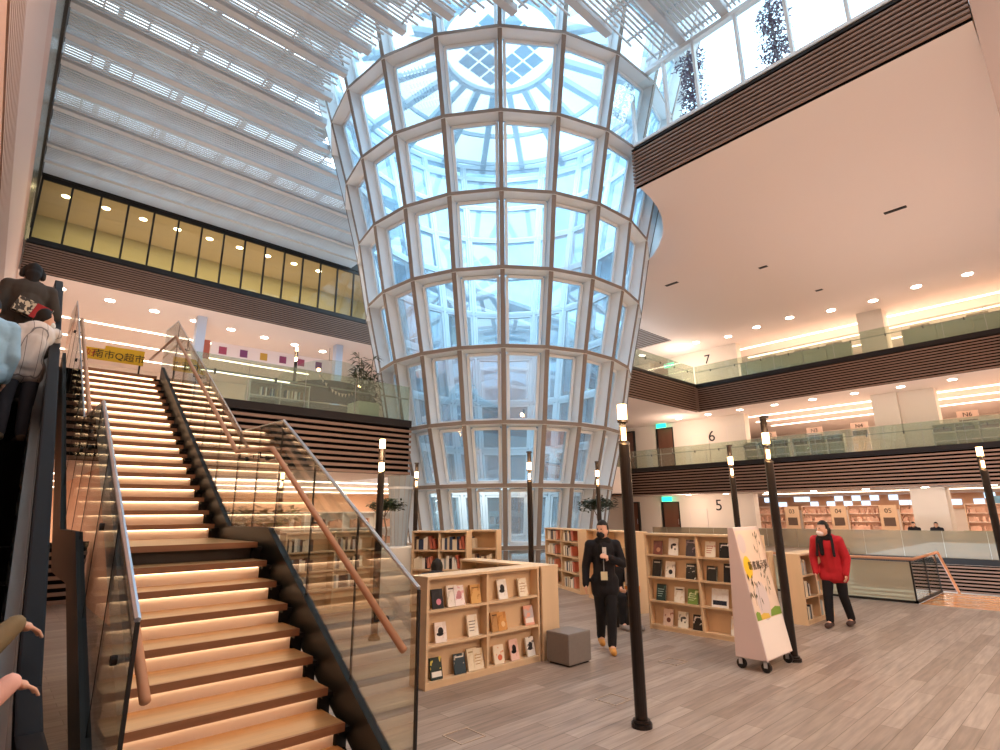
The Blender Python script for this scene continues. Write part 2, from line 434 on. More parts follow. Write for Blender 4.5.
gd = MB(); gd.add([(rt*math.cos(2*PI*i/44), rt*math.sin(2*PI*i/44), zt+.2) for i in range(44)]+[(0, 0, zt+.75)], [(i, (i+1) % 44, 44) for i in range(44)])
obj('roof_glass', gd, M_sky, fun)
dm = MB(); ux = Vector((.7071, .7071, 0)); rtx = Matrix.Rotation(math.atan2(CY, CX)+PI/4, 3, 'Z')
for ix in range(-2, 3):
    for iy in range(-2, 3):
        if abs(ix)+abs(iy) <= 3 and (ix, iy) not in ((0, 0), (-1, 0)):
            c = rtx @ Vector((ix*.72, iy*.72, 0)); dm.obox(c+Vector((0, 0, zt+.3)), rtx @ Vector((.31, 0, 0)), rtx @ Vector((0, .31, 0)), (0, 0, .02))
obj('hanging_panel', dm, mat('blue grey panel', '#cfe0ea', .5), fun)

# ------------------------------------------------------------------ windows
wn = struct('window_1', MB().box((-.5, 28.95, 13.2), (22, 29.02, 13.34)).box((-.5, 28.95, 16.1), (22, 29.02, 16.3)), M_black)
mm = MB()
x = -.5
while x < 21.9: mm.box((x, 28.93, 13.3), (x+.08, 29.02, 16.2)); x += 1.06
obj('mullion', mm, M_black, wn)
obj('pane', MB().quad((-.5, 29, 13.3), (22, 29, 13.3), (22, 29, 16.2), (-.5, 29, 16.2)), M_gw, wn)
struct('wall_gallery', MB().box((-.6, 33.5, 13.2), (30, 33.7, 17.2)), mat('cream gallery wall', '#d6d0b4', .8))
struct('ceiling_gallery_room', MB().box((-.6, 29.1, 16.4), (30, 33.5, 16.6)), M_plaster)
w2 = struct('window_2', MB().box((14.1, .22, 13.65), (14.3, 8.9, 13.75)).box((14.1, .22, 16.15), (14.3, 8.9, 16.3)), M_white)
mm = MB()
for y in (1.0, 2.35, 3.7, 5.05, 6.4, 7.45, 8.7): mm.box((14.12, y-.04, 13.7), (14.28, y+.04, 16.2))
obj('mullion', mm, M_white, w2)
obj('pane', MB().quad((14.2, .22, 13.7), (14.2, 8.7, 13.7), (14.2, 8.7, 16.2), (14.2, .22, 16.2)), M_sky, w2)

# ------------------------------------------------------------------ staircase
st = thing('staircase', 'wide straight oak staircase with glowing risers, landing and glass sides', 'staircase', (1.45, 3.5, 0))
def S(nm, mb, m, **k):
    o = obj(nm, mb, m, st, **k); o.matrix_parent_inverse = Matrix.Translation((-1.45, -3.5, 0)); return o
XL, XRT = .745, 2.166
ST = []
for k in range(1, 9): ST.append((6.17-.3*(9-k), .17*k))
ST.append((6.17, 1.53))
for k in range(1, 19): ST.append((7.75+.3*(k-1), 1.53+.17*k))
for i, (y, z) in enumerate(ST):
    last = i == 8
    dep = 1.72 if last else (.43 if i < 26 else .5)
    S('tread', MB().box((XL, y+.012, z-.05), (XRT, y+dep, z)), M_tread)
    S('nosing', MB().box((XL, y, z-.055), (XRT, y+.03, z+.001)), M_nose)
    zb = ST[i-1][1] if i else 0
    S('riser', MB().box((XL+.03, y+.11, zb), (XRT-.03, y+.13, z-.05)), mat('dark riser', '#4a423e', .6) if last else M_riser)
    if not last: S('light_strip', MB().box((XL+.05, y+.085, z-.066), (XRT-.05, y+.105, z-.052)), M_led)
for y, z in ST:
    for x0, x1 in ((.68, XL+.02), (XRT-.02, 2.235)):
        S('bracket', MB().prism([(y+.05, z-.085), (y+.1, z-.085), (y+.1, z-.21), (y+.3, z-.21), (y+.3, z-.05), (y+.05, z-.05)], 'X', x0, x1), M_black)
def stringer(x0, x1):
    b = MB(); s = .17/.3
    up, dn = .145, -.28
    y0 = 3.3; zy = lambda y: 1.53-(6.17-y)*s
    b.prism([(y0, max(-.0, zy(y0)+dn)), (y0, zy(y0)+up), (6.12, 1.53+up), (7.45, 1.53+up), (12.95, 1.53+up+(12.95-7.45)*s+.03), (12.95, 1.53+dn+(12.95-7.6)*s), (7.6, 1.53+dn), (6.17, 1.53+dn), (3.8, 0)], 'X', x0, x1)
    return b
S('stringer', stringer(2.235, 2.30), M_steel); S('stringer', stringer(.60, .665), M_steel)
s_ = .17/.3
S('light_block_plate', MB().prism([(3.9, .0), (6.25, 1.53-.26), (7.7, 1.53-.26), (13.0, 4.59-.32), (13.0, 4.59-.36), (7.7, 1.53-.30), (6.25, 1.53-.30), (4.0, .0)], 'X', .67, 2.23), M_slatd)  # plate added beneath the steps to block light
def rail_glass(x):
    pts = [(3.33, .05), (3.33, 1.30), (6.02, 2.80), (7.42, 2.84), (12.1, 5.60), (13.1, 5.66), (13.1, 4.65), (12.9, 4.62), (7.45, 1.6), (6.12, 1.6)]
    o = S('glass_panel', MB().prism(pts, 'X', x-.006, x+.006), M_clear)
    for y in (4.22, 5.12, 6.02, 6.7, 7.42, 8.3, 9.2, 10.1, 11.0, 11.9):
        zb = 1.53-(6.17-y)*s_+.1 if y < 6.17 else (1.6 if y < 7.45 else 1.6+(y-7.45)*s_)
        zt = 1.30+(y-3.33)*.5576 if y < 6.02 else (2.82 if y < 7.42 else 2.84+(y-7.42)*.59)
        S('panel_joint', MB().box((x-.008, y-.004, zb), (x+.008, y+.004, zt)), M_black)
    t = MB().tube([(x, 3.33, 1.31), (x, 6.02, 2.81)], .016, 6).tube([(x, 6.02, 2.81), (x, 7.42, 2.85), (x, 12.1, 5.61), (x, 13.1, 5.67)], .009, 6)
    S('top_trim', t, M_chrome)
    S('end_trim', MB().box((x-.009, 3.315, .05), (x+.009, 3.335, 1.30)), M_black)
rail_glass(2.268); rail_glass(.632)
for x, sg in ((2.268, -1), (.632, 1)):
    xi = x+sg*.085
    hr_ = S('handrail', MB().tube([(xi, 3.36, .93), (xi, 6.05, 2.50), (xi, 7.25, 2.57), (xi, 11.65, 5.16), (xi, 14.0, 5.19)], .026, 12), M_rail, smooth=True)
    for y, z in ((3.75, 1.13), (4.9, 1.80), (6.4, 2.5), (7.1, 2.54), (8.6, 3.34), (9.9, 4.1), (11.2, 4.87)):
        hb = obj('handrail_bracket', MB().tube([(x, y, z-.07), (xi, y, z-.07), (xi, y, z-.01)], .009, 6).cyl((x-.02, y, z-.07), (x+.02, y, z-.07), .026, n=10), M_black, hr_)

# ------------------------------------------------------------------ escalator
es = thing('escalator', 'black handrailed escalator climbing along the apricot wall', 'escalator', (-.15, 2, 0))
def E_(nm, mb, m, **k):
    o = obj(nm, mb, m, es, **k); o.matrix_parent_inverse = Matrix.Translation((.15, -2, 0)); return o
sl = .626
def eline(dz): return [(1.9, .0+dz), (3.15, .0+dz), (3.5, .10+dz), (9.7, 4.05+dz), (10.3, 4.36+dz), (12.4, 4.40+dz)]
def ribbon(mb, x0, x1, off_lo, off_hi):
    lo, hi = eline(off_lo), eline(off_hi)
    for (a, b), (c, d) in zip(zip(lo, hi), zip(lo[1:], hi[1:])):
        mb.hexa([(x0, a[0], a[1]), (x1, a[0], a[1]), (x1, c[0], c[1]), (x0, c[0], c[1]), (x0, b[0], b[1]), (x1, b[0], b[1]), (x1, d[0], d[1]), (x0, d[0], d[1])])
    return mb
for x0, x1, xi, sg in ((.225, .32, .19, -1), (-.56, -.465, -.44, 1)):
    bl = ribbon(MB(), x0, x1, .88, .95)
    E_('handrail', bl, M_rubber, bevel=.012)
    E_('newel', MB().tube([((x0+x1)/2, 1.95, .92), ((x0+x1)/2, 1.7, .86), ((x0+x1)/2, 1.6, .7), ((x0+x1)/2, 1.66, .5), ((x0+x1)/2, 1.9, .42)], .035, 10), M_rubber, smooth=True)
    E_('balustrade', ribbon(MB(), (x0+x1)/2-.015, (x0+x1)/2+.015, .28, .90), mat('smoked glass', '#1d1d22', .15))
    E_('skirt', ribbon(MB(), min(x0, xi)-.0, max(x1, xi)+.0, -.12, .28), M_alum)
    E_('guide_trim', ribbon(MB(), x0+.005, x1-.005, .86, .895), M_chrome)
E_('truss', ribbon(MB(), -.56, .31, -.8, -.42), mat('escalator cladding', '#8f8f8e', .35, .6))
sy = 3.3
for i in range(24):
    y = 2.3+i*.385; z = 0 if y < 3.3 else min(4.36, -.03+.626*(y-3.2))
    E_('step', MB().box((-.44, y, z-.30), (.2, y+.40, z)), mat('ribbed step', '#090909', .9, spec=.05))
# ------------------------------------------------------------------ balustrades
def balustrade(label, axis, plane, a0, a1, zf, h=1.12, rail=None, step=1.5, gm=None, group='glass balustrades on the storey edges'):
    t = thing('glass_balustrade', label, 'balustrade', (plane, (a0+a1)/2, zf) if axis == 'X' else ((a0+a1)/2, plane, zf), 0, group)
    inv = Matrix.Translation(-t.location)
    def put(nm, mb, m):
        o = obj(nm, mb, m, t); o.matrix_parent_inverse = inv; return o
    g = MB(); r = MB(); j = MB()
    def bx(m, p0, p1, b0, b1, z0, z1):
        if axis == 'X': m.box((plane+p0, b0, z0), (plane+p1, b1, z1))
        else: m.box((b0, plane+p0, z0), (b1, plane+p1, z1))
    bx(g, -.006, .006, a0, a1, zf, zf+h)
    put('glass_panel', g, gm or M_bal)
    a = a0+step
    while a < a1:
        j = MB(); bx(j, -.008, .008, a-.006, a+.006, zf, zf+h); a += step; put('panel_joint', j, M_alum)
    if rail is not None:
        bx(r, .05, .09, a0, a1, zf+rail-.02, zf+rail+.02); hr_ = put('handrail', r, M_alum)
        a = a0+.7
        while a < a1:
            c = MB(); bx(c, 0, .07, a-.02, a+.02, zf+rail-.10, zf+rail+.03); a += step; obj('rail_clamp', c, M_black, hr_)
    return t
balustrade('glass balustrade along the gallery edge above the stair side slats', 'Y', 14.45, 2.95, 9.3, L6, 1.1, .72)
balustrade('lowest glass balustrade at right, in front of the far bookcases', 'X', 31.05, -5, 20, L5b, 1.15, .76, gm=glass('taupe glass', '#d8d4c4', .05, .38, '#b5ab97'))
balustrade('glass balustrade in front of the painted number 6', 'X', 31.05, -5, 28, 4.55, 1.15, .8)
balustrade('glass balustrade in front of the painted number 7, long run', 'X', 31.05, -5, 16.2, L7, 1.15, .8)
balustrade('glass balustrade beside the funnel, short return near number 7', 'Y', 16.25, 20.6, 31.0, L7, 1.15, .8)
# stairwell guard at the floor edge
sg = thing('stairwell_guard', 'grey glass guard with wooden handrail behind the woman in red', 'railing', (14.0, 3.1, 0))
def G(nm, mb, m, **k):
    o = obj(nm, mb, m, sg, **k); o.matrix_parent_inverse = Matrix.Translation((-14, -3.1, 0)); return o
G('glass_panel', MB().box((13.93, 3.09, .04), (13.96, 9.1, .78)), glass('frosted guard', '#d8d8c8', .05, .5, '#cfc8b4'))
sl_ = MB()
for i in range(9): sl_.box((13.965, 3.1, .07+.083*i), (13.99, 9.1, .10+.083*i))
G('slat', sl_, M_slat)
G('glass_panel', MB().box((13.95, 3.07, .04), (16.2, 3.085, .78)), M_clear)
G('base_rail', MB().box((13.9, 3.05, 0), (13.98, 9.1, .045)).box((13.9, 3.05, 0), (16.2, 3.11, .045)), M_steel)
G('handrail', MB().tube([(13.9, 9.1, .84), (13.9, 3.02, .84), (16.15, 3.02, .86), (17.6, 3.02, -.12), (18.6, 3.02, -.75)], .03, 10), M_rail, smooth=True)
for x, y in ((13.94, 3.08), (15.1, 3.08), (16.15, 3.08)): G('post', MB().box((x-.015, y-.015, 0), (x+.015, y+.015, .84)), M_steel)
sd = thing('descending_stair', 'oak steps going down beyond the orange landing', 'staircase', (16.2, 0, -.2))
for i in range(10):
    o = obj('tread', MB().box((.3*i, -4, -.17*i-.06), (.3*i+.34, 3.0, -.17*i)), M_deck, sd)

# ------------------------------------------------------------------ ceiling lights
def downlight(label, x, y, z, group, r=.13):
    t = thing('downlight', label, 'downlight', (x, y, z), 0, group)
    obj('rim', MB().tube([(0, 0, 0), (0, 0, -.02)], r+.03, 14), M_white, t)
    obj('lens', MB().tube([(0, 0, -.015), (0, 0, -.03)], r, 14), M_down, t)
    return t
for i in range(8): downlight('round downlight in the high soffit, %s counted from the funnel side' % nth(i), 31.6+.35*math.sin(i*1.7), 16.2-1.92*i, 12.2, 'high soffit downlights', .2)
for i in range(9): downlight('round downlight under the middle slab edge, %s counted from the funnel side' % nth(i), 32.2, 18.2-2.0*i, 7.66, 'middle storey downlights', .17)
for i in range(7): downlight('round downlight under the lowest slab edge, %s counted from the funnel side' % nth(i), 32.2, 18.0-2.4*i, 2.83, 'lower storey downlights', .15)
for i in range(8): downlight('round downlight over the left gallery, %s counted from the escalator' % nth(i), .9+1.9*i, 30.5+.25*i, 11.86, 'gallery downlights', .2)
for i in range(9): downlight('round lamp behind the amber gallery windows, %s counted from the wall' % nth(i), .45+1.55*i, 30.6, 16.4, 'lamps behind the amber windows', .17)
def line(label, a, b, z, group, w=.05):
    if a[0] == b[0]: m = MB().box((-w, 0, -.03), (w, b[1]-a[1], 0))
    else: m = MB().box((0, -w, -.03), (b[0]-a[0], w, 0))
    return tag(obj('linear_light', m, M_line, loc=(a[0], a[1], z)), label, 'ceiling light', group)
for nm, z in (('top', 12.2), ('middle', 7.66)):
    for j, x in enumerate((35.3, 37.7, 40.2)):
        line('%s long linear light over the %s right storey' % (('front', 'second', 'rear')[j], nm), (x, .4), (x, 15.6), z-.004, 'linear lights of the %s storey' % nm, .07)
line('long cove light over the lowest far bookcases', (36.0, -5), (36.0, 15), 2.825, None, .12)
for j, y in enumerate((35, 38.5, 42)): line('%s long linear light over the left gallery' % ('front', 'second', 'rear')[j], (-.4, y), (16, y), 11.855, 'linear lights of the left gallery', .08)
for j, y in enumerate((19, 23, 27.5)): line('%s linear light under the left gallery floor' % ('front', 'second', 'rear')[j], (1, y), (18, y), 2.945, 'linear lights below the left gallery', .03)
for i, (x, y, w) in enumerate(((22.36, 3.48, .32), (23.6, 8.65, .16), (22.2, 12.3, .3), (28.3, 7.95, .14))):
    tag(obj('ceiling_vent', MB().box((-.08, -w, -.02), (.08, w, .0)).box((-.1, -w-.02, -.008), (.1, w+.02, 0)), M_black, loc=(x, y, 12.2)),
        ('long dark slot in the high soffit nearest the right edge', 'small dark square fitting mid soffit', 'dark slot in the high soffit beside the funnel', 'small dark fitting near the row of downlights')[i], 'ceiling vent')
# ------------------------------------------------------------------ lamp posts
def lamp_light(x, y, z, e):
    l = bpy.data.lights.new('lamp_bulb', 'POINT'); l.energy = e; l.color = (1, .66, .36); l.shadow_soft_size = .08
    o = bpy.data.objects.new('lamp_bulb', l); COL.objects.link(o); o.location = (x, y, z); return o
def post(label, x, y, rot=0, kind='cap', base=True, e=30, z0=0):
    t = thing('lamp_post', label, 'lamp post', (x, y, z0), rot, 'bronze lamp posts')
    r = .054
    z1 = 2.46
    b = MB().cyl((0, 0, 0), (0, 0, z1-.05), r, n=16)
    n = 16; o = len(b.v)
    b.v += [(r*math.cos(2*PI*k/n), r*math.sin(2*PI*k/n), z1-.05) for k in range(n)]+[(r*math.cos(2*PI*k/n), r*math.sin(2*PI*k/n), z1+.03*math.cos(2*PI*k/n)) for k in range(n)]
    b.f += [(o+k, o+(k+1) % n, o+n+(k+1) % n, o+n+k) for k in range(n)]+[tuple(o+n+k for k in range(n))]
    obj('post', b, M_post, t, smooth=False)
    if base: obj('base_plate', MB().cyl((0, 0, 0), (0, 0, .035), .09, n=20).cyl((0, 0, .035), (0, 0, .06), .075, n=20), M_post, t)
    if kind == 'two':
        obj('bulb', MB().cyl((0, 0, 2.46), (0, 0, 2.60), .042, n=14), M_bulb, t)
        obj('collar', MB().cyl((0, 0, 2.60), (0, 0, 2.82), r*.95, n=14), M_post, t)
        obj('bulb', MB().cyl((0, 0, 2.82), (0, 0, 2.97), .044, n=14), M_bulb, t)
        lz = (2.53, 2.9)
    else:
        obj('stem', MB().box((.02, -.03, 2.44), (.05, .03, 2.68)), M_post, t)
        obj('bulb', MB().cyl((-.012, 0, 2.48), (-.012, 0, 2.60), .022, n=10), M_bulb, t)
        obj('collar', MB().cyl((0, 0, 2.655), (0, 0, 2.68), r*.95, n=14), M_post, t)
        obj('bulb', MB().cyl((0, 0, 2.68), (0, 0, 2.83), .044, n=14), M_bulb, t)
        lz = (2.75,)
        if kind == 'cap': obj('cap', MB().cyl((.01, 0, 2.83), (.01, 0, 3.03), r*.8, n=14).cyl((-.02, 0, 3.03), (-.02, 0, 3.06), r*1.05, n=14), M_post, t)
    l = lamp_light(x-.25*math.sin(.7), y-.25*math.cos(.7), z0+2.75, e)
    return t
post('tall dark lamp post standing alone nearest the camera', 4.49, 3.142, PI*.25, 'open')
post('dark lamp post seen through the stair glass with two glowing lamps', 4.546, 7.80, 0, 'two')
post('dark capped lamp post right behind the slanted white sign', 7.686, 3.081, PI*.25, 'cap')
post('dark capped lamp post farther back, left of the slanted sign', 10.6, 4.97, PI*.25, 'cap')
post('leaning-looking lamp post at the right edge of the photo', 12.4, 1.46, PI*.25, 'open')
post('thin lamp post between the stair and the funnel foot', 7.9, 11.82, PI*.25, 'cap')
post('slim capped lamp post in front of the funnel centre', 8.295, 8.209, PI*.25, 'cap')
post('thin lamp post behind the standing man', 11.3, 8.77, PI*.25, 'cap')
post('short-looking lamp post under the gallery behind the landing', 5.4, 14.1, PI*.25, 'cap', e=15)
post('lamp post with two lamps standing on the left gallery behind glass', 7.24, 18.6, 0, 'two', e=20, z0=L6)
# ------------------------------------------------------------------ bookcases and books
def place(o, p0, p1):
    o.location = (p0[0], p0[1], p0[2] if len(p0) > 2 else 0); o.rotation_euler[2] = math.atan2(p1[1]-p0[1], p1[0]-p0[0])
def bookcase(label, p0, p1, h, dep, levels, bays, group=None, backgap=.02, top_over=0):
    L = math.hypot(p1[0]-p0[0], p1[1]-p0[1])
    t = thing('bookcase', label, 'bookcase', group=group); place(t, p0, p1)
    for x in (0, L-.03): obj('side_panel', MB().box((x, 0, 0), (x+.03, dep, h-.03)), M_wood, t)
    obj('top', MB().box((-top_over, -.01, h-.03), (L+top_over, dep+.01, h)), M_wood, t, bevel=.004)
    obj('back_panel', MB().box((.03, dep-backgap, .0), (L-.03, dep, h-.03)), M_wood, t)
    for z in levels: obj('shelf', MB().box((.03, .005, z-.025), (L-.03, dep-backgap, z)), M_wood, t)
    for i in range(1, bays): obj('divider', MB().box((L*i/bays-.015, .004, levels[0]), (L*i/bays+.015, dep-backgap, h-.03)), M_wood, t)
    obj('plinth', MB().box((.03, .01, 0), (L-.03, .03, levels[0]-.025)), M_wood, t)
    return t, L
BK = {}
def book_mesh(col, w, h, d):
    key = (col, round(w, 3), round(h, 3), round(d, 3))
    if key in BK: return BK[key]
    b = MB().box((0, 0, 0), (w, .004, h)).box((0, 0, 0), (.003, d, h)).box((w-.003, 0, 0), (w, d, h))
    nf = len(b.f)
    b.box((.003, .004, .004), (w-.003, d-.004, h-.006))
    b.box((.0, -.0008, h*.7), (w, .001, h*.78)) if False else None
    o = obj('book', b, [mat('book '+col, col, .5), M_paper])
    for i, p in enumerate(o.data.polygons):
        if i >= nf: p.material_index = 1
    me = o.data; bpy.data.objects.remove(o); BK[key] = me; return me
NAMES = {'#e9dcc2': 'cream', '#d8c6a6': 'buff', '#f2ece0': 'white', '#5a4b45': 'dark brown', '#2d2b33': 'black', '#c46a55': 'brick red', '#d98a72': 'salmon', '#a9b0ae': 'grey', '#8a6a56': 'tan', '#3d4a63': 'navy'}
def row_books(t, L, bays, levels, cname, dep, fills, group, lvl_names, palette, end='red', y0=.06):
    me_rot = t.rotation_euler[2]; base = Vector(t.location); M = Matrix.Rotation(me_rot, 3, 'Z')
    for li, z in enumerate(levels):
        for b in range(bays):
            x = L*b/bays+.035; xe = L*b/bays+.035+(L/bays-.05)*fills[(li*bays+b) % len(fills)]; i = 0
            while x < xe:
                w = random.choice((.042, .05, .058)); h = random.choice((.19, .215, .24)); d = .15
                nearend = x > xe-.13
                col = random.choice(('#c46a55', '#d98a72')) if (end == 'red' and nearend) else random.choice(palette)
                o = bpy.data.objects.new('book', book_mesh(col, w, h, d)); COL.objects.link(o)
                lean = .22 if (nearend and end == 'red') else random.uniform(-.02, .02)
                o.location = base+M @ Vector((x, y0, z+.001+(w*math.sin(lean) if lean > 0 else 0)))
                o.rotation_euler = (0, -lean if lean > 0 else lean, me_rot)
                if lean > .1: x += .018
                side = '' if bays == 1 else (' left' if b == 0 else ' right')
                tag(o, '%s book, %s from left, %s shelf%s, %s' % (NAMES[col], nth(i), lvl_names[li], side and ','+side+' bay', cname), 'book', group)
                x += w+random.choice((.001, .001, .004)); i += 1
PAL = ['#e9dcc2', '#d8c6a6', '#f2ece0', '#f2ece0', '#e9dcc2', '#5a4b45', '#2d2b33', '#a9b0ae', '#8a6a56', '#3d4a63']
LV4 = ['bottom', 'third', 'second', 'top']
# front case, two arms meeting in a corner
fa, LA = bookcase('low L shaped maple display case nearest the stair, long front arm', (3.69, 5.25), (5.44, 5.25), 1.13, .30, [.07, .43, .78], 2, backgap=.17)
fb, LB_ = bookcase('rear arm of the low maple display case, running away behind the grey cube', (5.765, 5.20), (5.765, 6.9), 1.13, .31, [.07, .43, .78], 2)
fb.location = (5.455, 6.9, 0); fb.rotation_euler[2] = -PI/2
fb.location = (5.46, 6.92, 0)
def display_book(px, h, w, cov, title=None):
    pass
def disp(name, label, loc, rot, w, h, cov, group, lean=.2, th=.02, art=None):
    """a book standing face out, leaning back; local -Y is the front"""
    t = thing('book', label, 'book', loc, rot, group); t.rotation_euler = (-lean, 0, rot)
    cv_ = obj('cover', MB().box((-w/2, 0, 0), (w/2, .003, h)).box((-w/2, th-.003, 0), (w/2, th, h)).box((-w/2, 0, 0), (-w/2+.003, th, h)), cov, t)
    obj('pages', MB().box((-w/2+.003, .003, .003), (w/2-.004, th-.003, h-.004)), M_paper, t)
    if art: art(cv_, w, h)
    return t
def art_shape(kind, col):
    m = mat('print '+col, col, .5)
    def f(t, w, h):
        b = MB(); y = -.0012
        def disc(cx, cz, rx, rz, n=14): b.add([(cx+rx*math.cos(2*PI*k/n), y, cz+rz*math.sin(2*PI*k/n)) for k in range(n)], [tuple(range(n))])
        if kind == 'head': disc(.0, h*.56, w*.24, h*.19); disc(-.01, h*.42, w*.30, h*.10)
        elif kind == 'ink': disc(w*.1, h*.62, w*.22, h*.08); disc(-w*.15, h*.5, w*.1, h*.16); disc(w*.2, h*.36, w*.08, h*.06)
        elif kind == 'band': b.add([(-w*.42, y, h*.12), (w*.42, y, h*.12), (w*.42, y, h*.36), (-w*.42, y, h*.36)], [(0, 1, 2, 3)])
        elif kind == 'lines':
            for i in range(4): b.add([(-w*.36, y, h*(.25+.14*i)), (w*(.1+.07*i), y, h*(.25+.14*i)), (w*(.1+.07*i), y, h*(.29+.14*i)), (-w*.36, y, h*(.29+.14*i))], [(0, 1, 2, 3)])
        elif kind == 'spot': disc(w*.08, h*.34, w*.22, w*.22)
        elif kind == 'title':
            b.add([(-w*.35, y, h*.80), (w*.35, y, h*.80), (w*.35, y, h*.87), (-w*.35, y, h*.87)], [(0, 1, 2, 3)]); pass
        obj('cover_print', b, m, t)
    return f
CV = {}
def cvm(bg, fg, sc=14, thr=.55): return cover_mat('cover %s %s %g' % (bg, fg, thr), bg, fg, sc, thr)
front = [
 (3.87, 2, 'black book with a pink rose', cvm('#1d2026', '#2a2c33'), ('spot', '#d98a9a')), (4.08, 2, 'thin pale book in front of a pair', cvm('#efe6dc', '#d9cfc4'), ('title', '#6b5d58')), (4.18, 2, 'white book with pink figure', cvm('#f0e4e0', '#e8b8bc', 18, .58), ('head', '#d08e94')), (4.42, 2, 'ochre book with a tan print', cvm('#d8a866', '#c08a48', 14, .56), ('title', '#8c6434')),
 (4.85, 2, 'white book with a black ink face', cvm('#f1ebe2', '#e6ddd2'), ('head', '#2b2726')), (5.20, 2, 'cream book with a red rose line drawing', cvm('#efe3cd', '#dcc7a6', 22, .57), ('lines', '#b88f6a')),
 (3.92, 1, 'white book with a black haired woman', cvm('#f0e2d8', '#e6d3c6'), ('head', '#231f20')), (4.38, 1, 'cream book with a thin scrawl', cvm('#efe4d2', '#ead9be'), ('lines', '#7d7064')),
 (4.74, 1, 'narrow dark spined tan book', cvm('#b98a56', '#a57545'), ('title', '#5b3e26')), (4.84, 1, 'orange tan book half hiding another', cvm('#d09450', '#bb7d3d'), ('spot', '#e7c08c')), (5.30, 1, 'pink and grey striped book', cvm('#e7a890', '#c9b8b4', 6, .5), ('band', '#efe3d6')),
 (3.87, 0, 'book with a dark green and yellow landscape', cvm('#2c3a34', '#d9c45a', 12, .6), ('band', '#efe9dc')), (4.19, 0, 'dark teal book with a pale street scene', cvm('#31424a', '#b9b2a4', 12, .6), ('title', '#e7e0d2')), (4.38, 0, 'plain cream book leaning beside its twin', cvm('#eadbbd', '#e2cfac'), ('title', '#b59a6a')), (4.47, 0, 'second cream book overlapping its twin', cvm('#ecdcc0', '#e4cda4'), ('lines', '#b98f5c')),
 (4.78, 0, 'cream book with small orange marks', cvm('#efdfc6', '#e2a37c', 20, .62), ('spot', '#d86f4c')), (5.04, 0, 'pink book with a black haired woman', cvm('#eec6b8', '#e6b6a6'), ('head', '#1f1b1d')), (5.32, 0, 'white book with a black and grey drawing', cvm('#ece6dc', '#77716c', 16, .6), ('head', '#26262a'))]
LN = ['bottom', 'middle', 'top']
for i, (x, lv, d, c, a) in enumerate(front):
    z = (.07, .43, .78)[lv]
    disp('book', '%s, facing out, %s shelf, front display case' % (d, LN[lv]), (x, 5.285, z+.004), random.uniform(-.12, .08), .148, .205+.012*((i*5) % 3), c, 'books facing out on the front case', .22, .018+.008*(i % 2), art_shape(*a))
# right display case
ra, LRa = bookcase('tall maple display case facing the stair, behind the slanted sign', (8.15, 5.43), (8.15, 3.59), 1.46, .30, [.07, .43, .79, 1.13], 2, backgap=.17)
right = [
 (5.22, 3, 'maroon book with a small emblem', cvm('#6b2a26', '#7a3630'), ('spot', '#c08a6a')), (4.94, 3, 'tall white book with black ink splashes', cvm('#f1ece4', '#e9e2d8'), ('ink', '#1d1b1c')), (4.64, 3, 'dark plum book with mauve blossom', cvm('#3a2f3a', '#8f7a86', 10, .57), ('title', '#b8a5ad')), (4.32, 3, 'cream book with a red sprig', cvm('#f0e6d4', '#d99a86', 16, .64), ('lines', '#c0604a')), (4.09, 3, 'black book with white blocks', cvm('#1b1b1d', '#e5e0d8', 13, .62), ('title', '#ffffff')),
 (5.27, 2, 'plain black book at the far left', cvm('#17181a', '#22242a'), ('title', '#cfcac2')), (5.03, 2, 'white book with a small black figure', cvm('#efe8dc', '#c8bfb2', 14, .6), ('spot', '#2c2a2a')), (4.67, 2, 'black book with a scatter of white flecks', cvm('#141518', '#e6e1d8', 22, .64), ('title', '#e8e2d8')), (4.33, 2, 'tall black book with a brown street scene', cvm('#121214', '#7d4c38', 12, .62), ('title', '#d8d2c8')), (4.06, 2, 'plain black book with a small white title', cvm('#101114', '#191a1e'), ('title', '#e8e6e0')),
 (5.22, 1, 'dark teal book with a fine white line', cvm('#1f3a38', '#3c6a64', 12, .62), ('lines', '#a8c8c0')), (4.90, 1, 'white book with a dark top edge', cvm('#eee6d6', '#e2d4bc'), ('title', '#2a2826')), (4.67, 1, 'leaf green patterned book', cvm('#7a9a48', '#d8dfa8', 14, .58), ('lines', '#e6ecc0')), (4.24, 1, 'wide white book with a black city skyline', cvm('#f2eee8', '#ece6de'), ('band', '#1c2230')),
 (5.13, 0, 'pinkish book with a brown figure', cvm('#e6c8b4', '#b06a58', 14, .62), ('spot', '#7a4436')), (4.87, 0, 'cream book with a grey animal', cvm('#e9e2d0', '#b8b2a0', 12, .6), ('ink', '#55524a')), (4.62, 0, 'dark photo covered book with a white stripe', cvm('#2a2320', '#e0d2c4', 13, .58), ('title', '#f0e6da')), (4.03, 0, 'white book with an orange flower', cvm('#f4ece0', '#f0dcc0'), ('spot', '#e8a040'))]
LN4 = ['bottom', 'third', 'second', 'top']
for i, (y, lv, d, c, a) in enumerate(right):
    z = (.07, .43, .79, 1.13)[lv]; wide = 'skyline' in d
    disp('book', '%s, facing out, %s shelf, right display case' % (d, LN4[lv]), (8.19, y, z+.004), -PI/2+random.uniform(-.06, .06), .25 if wide else .165, .215+.015*((i*7) % 4), c, 'books facing out on the right case', .22, .02, art_shape(*a))
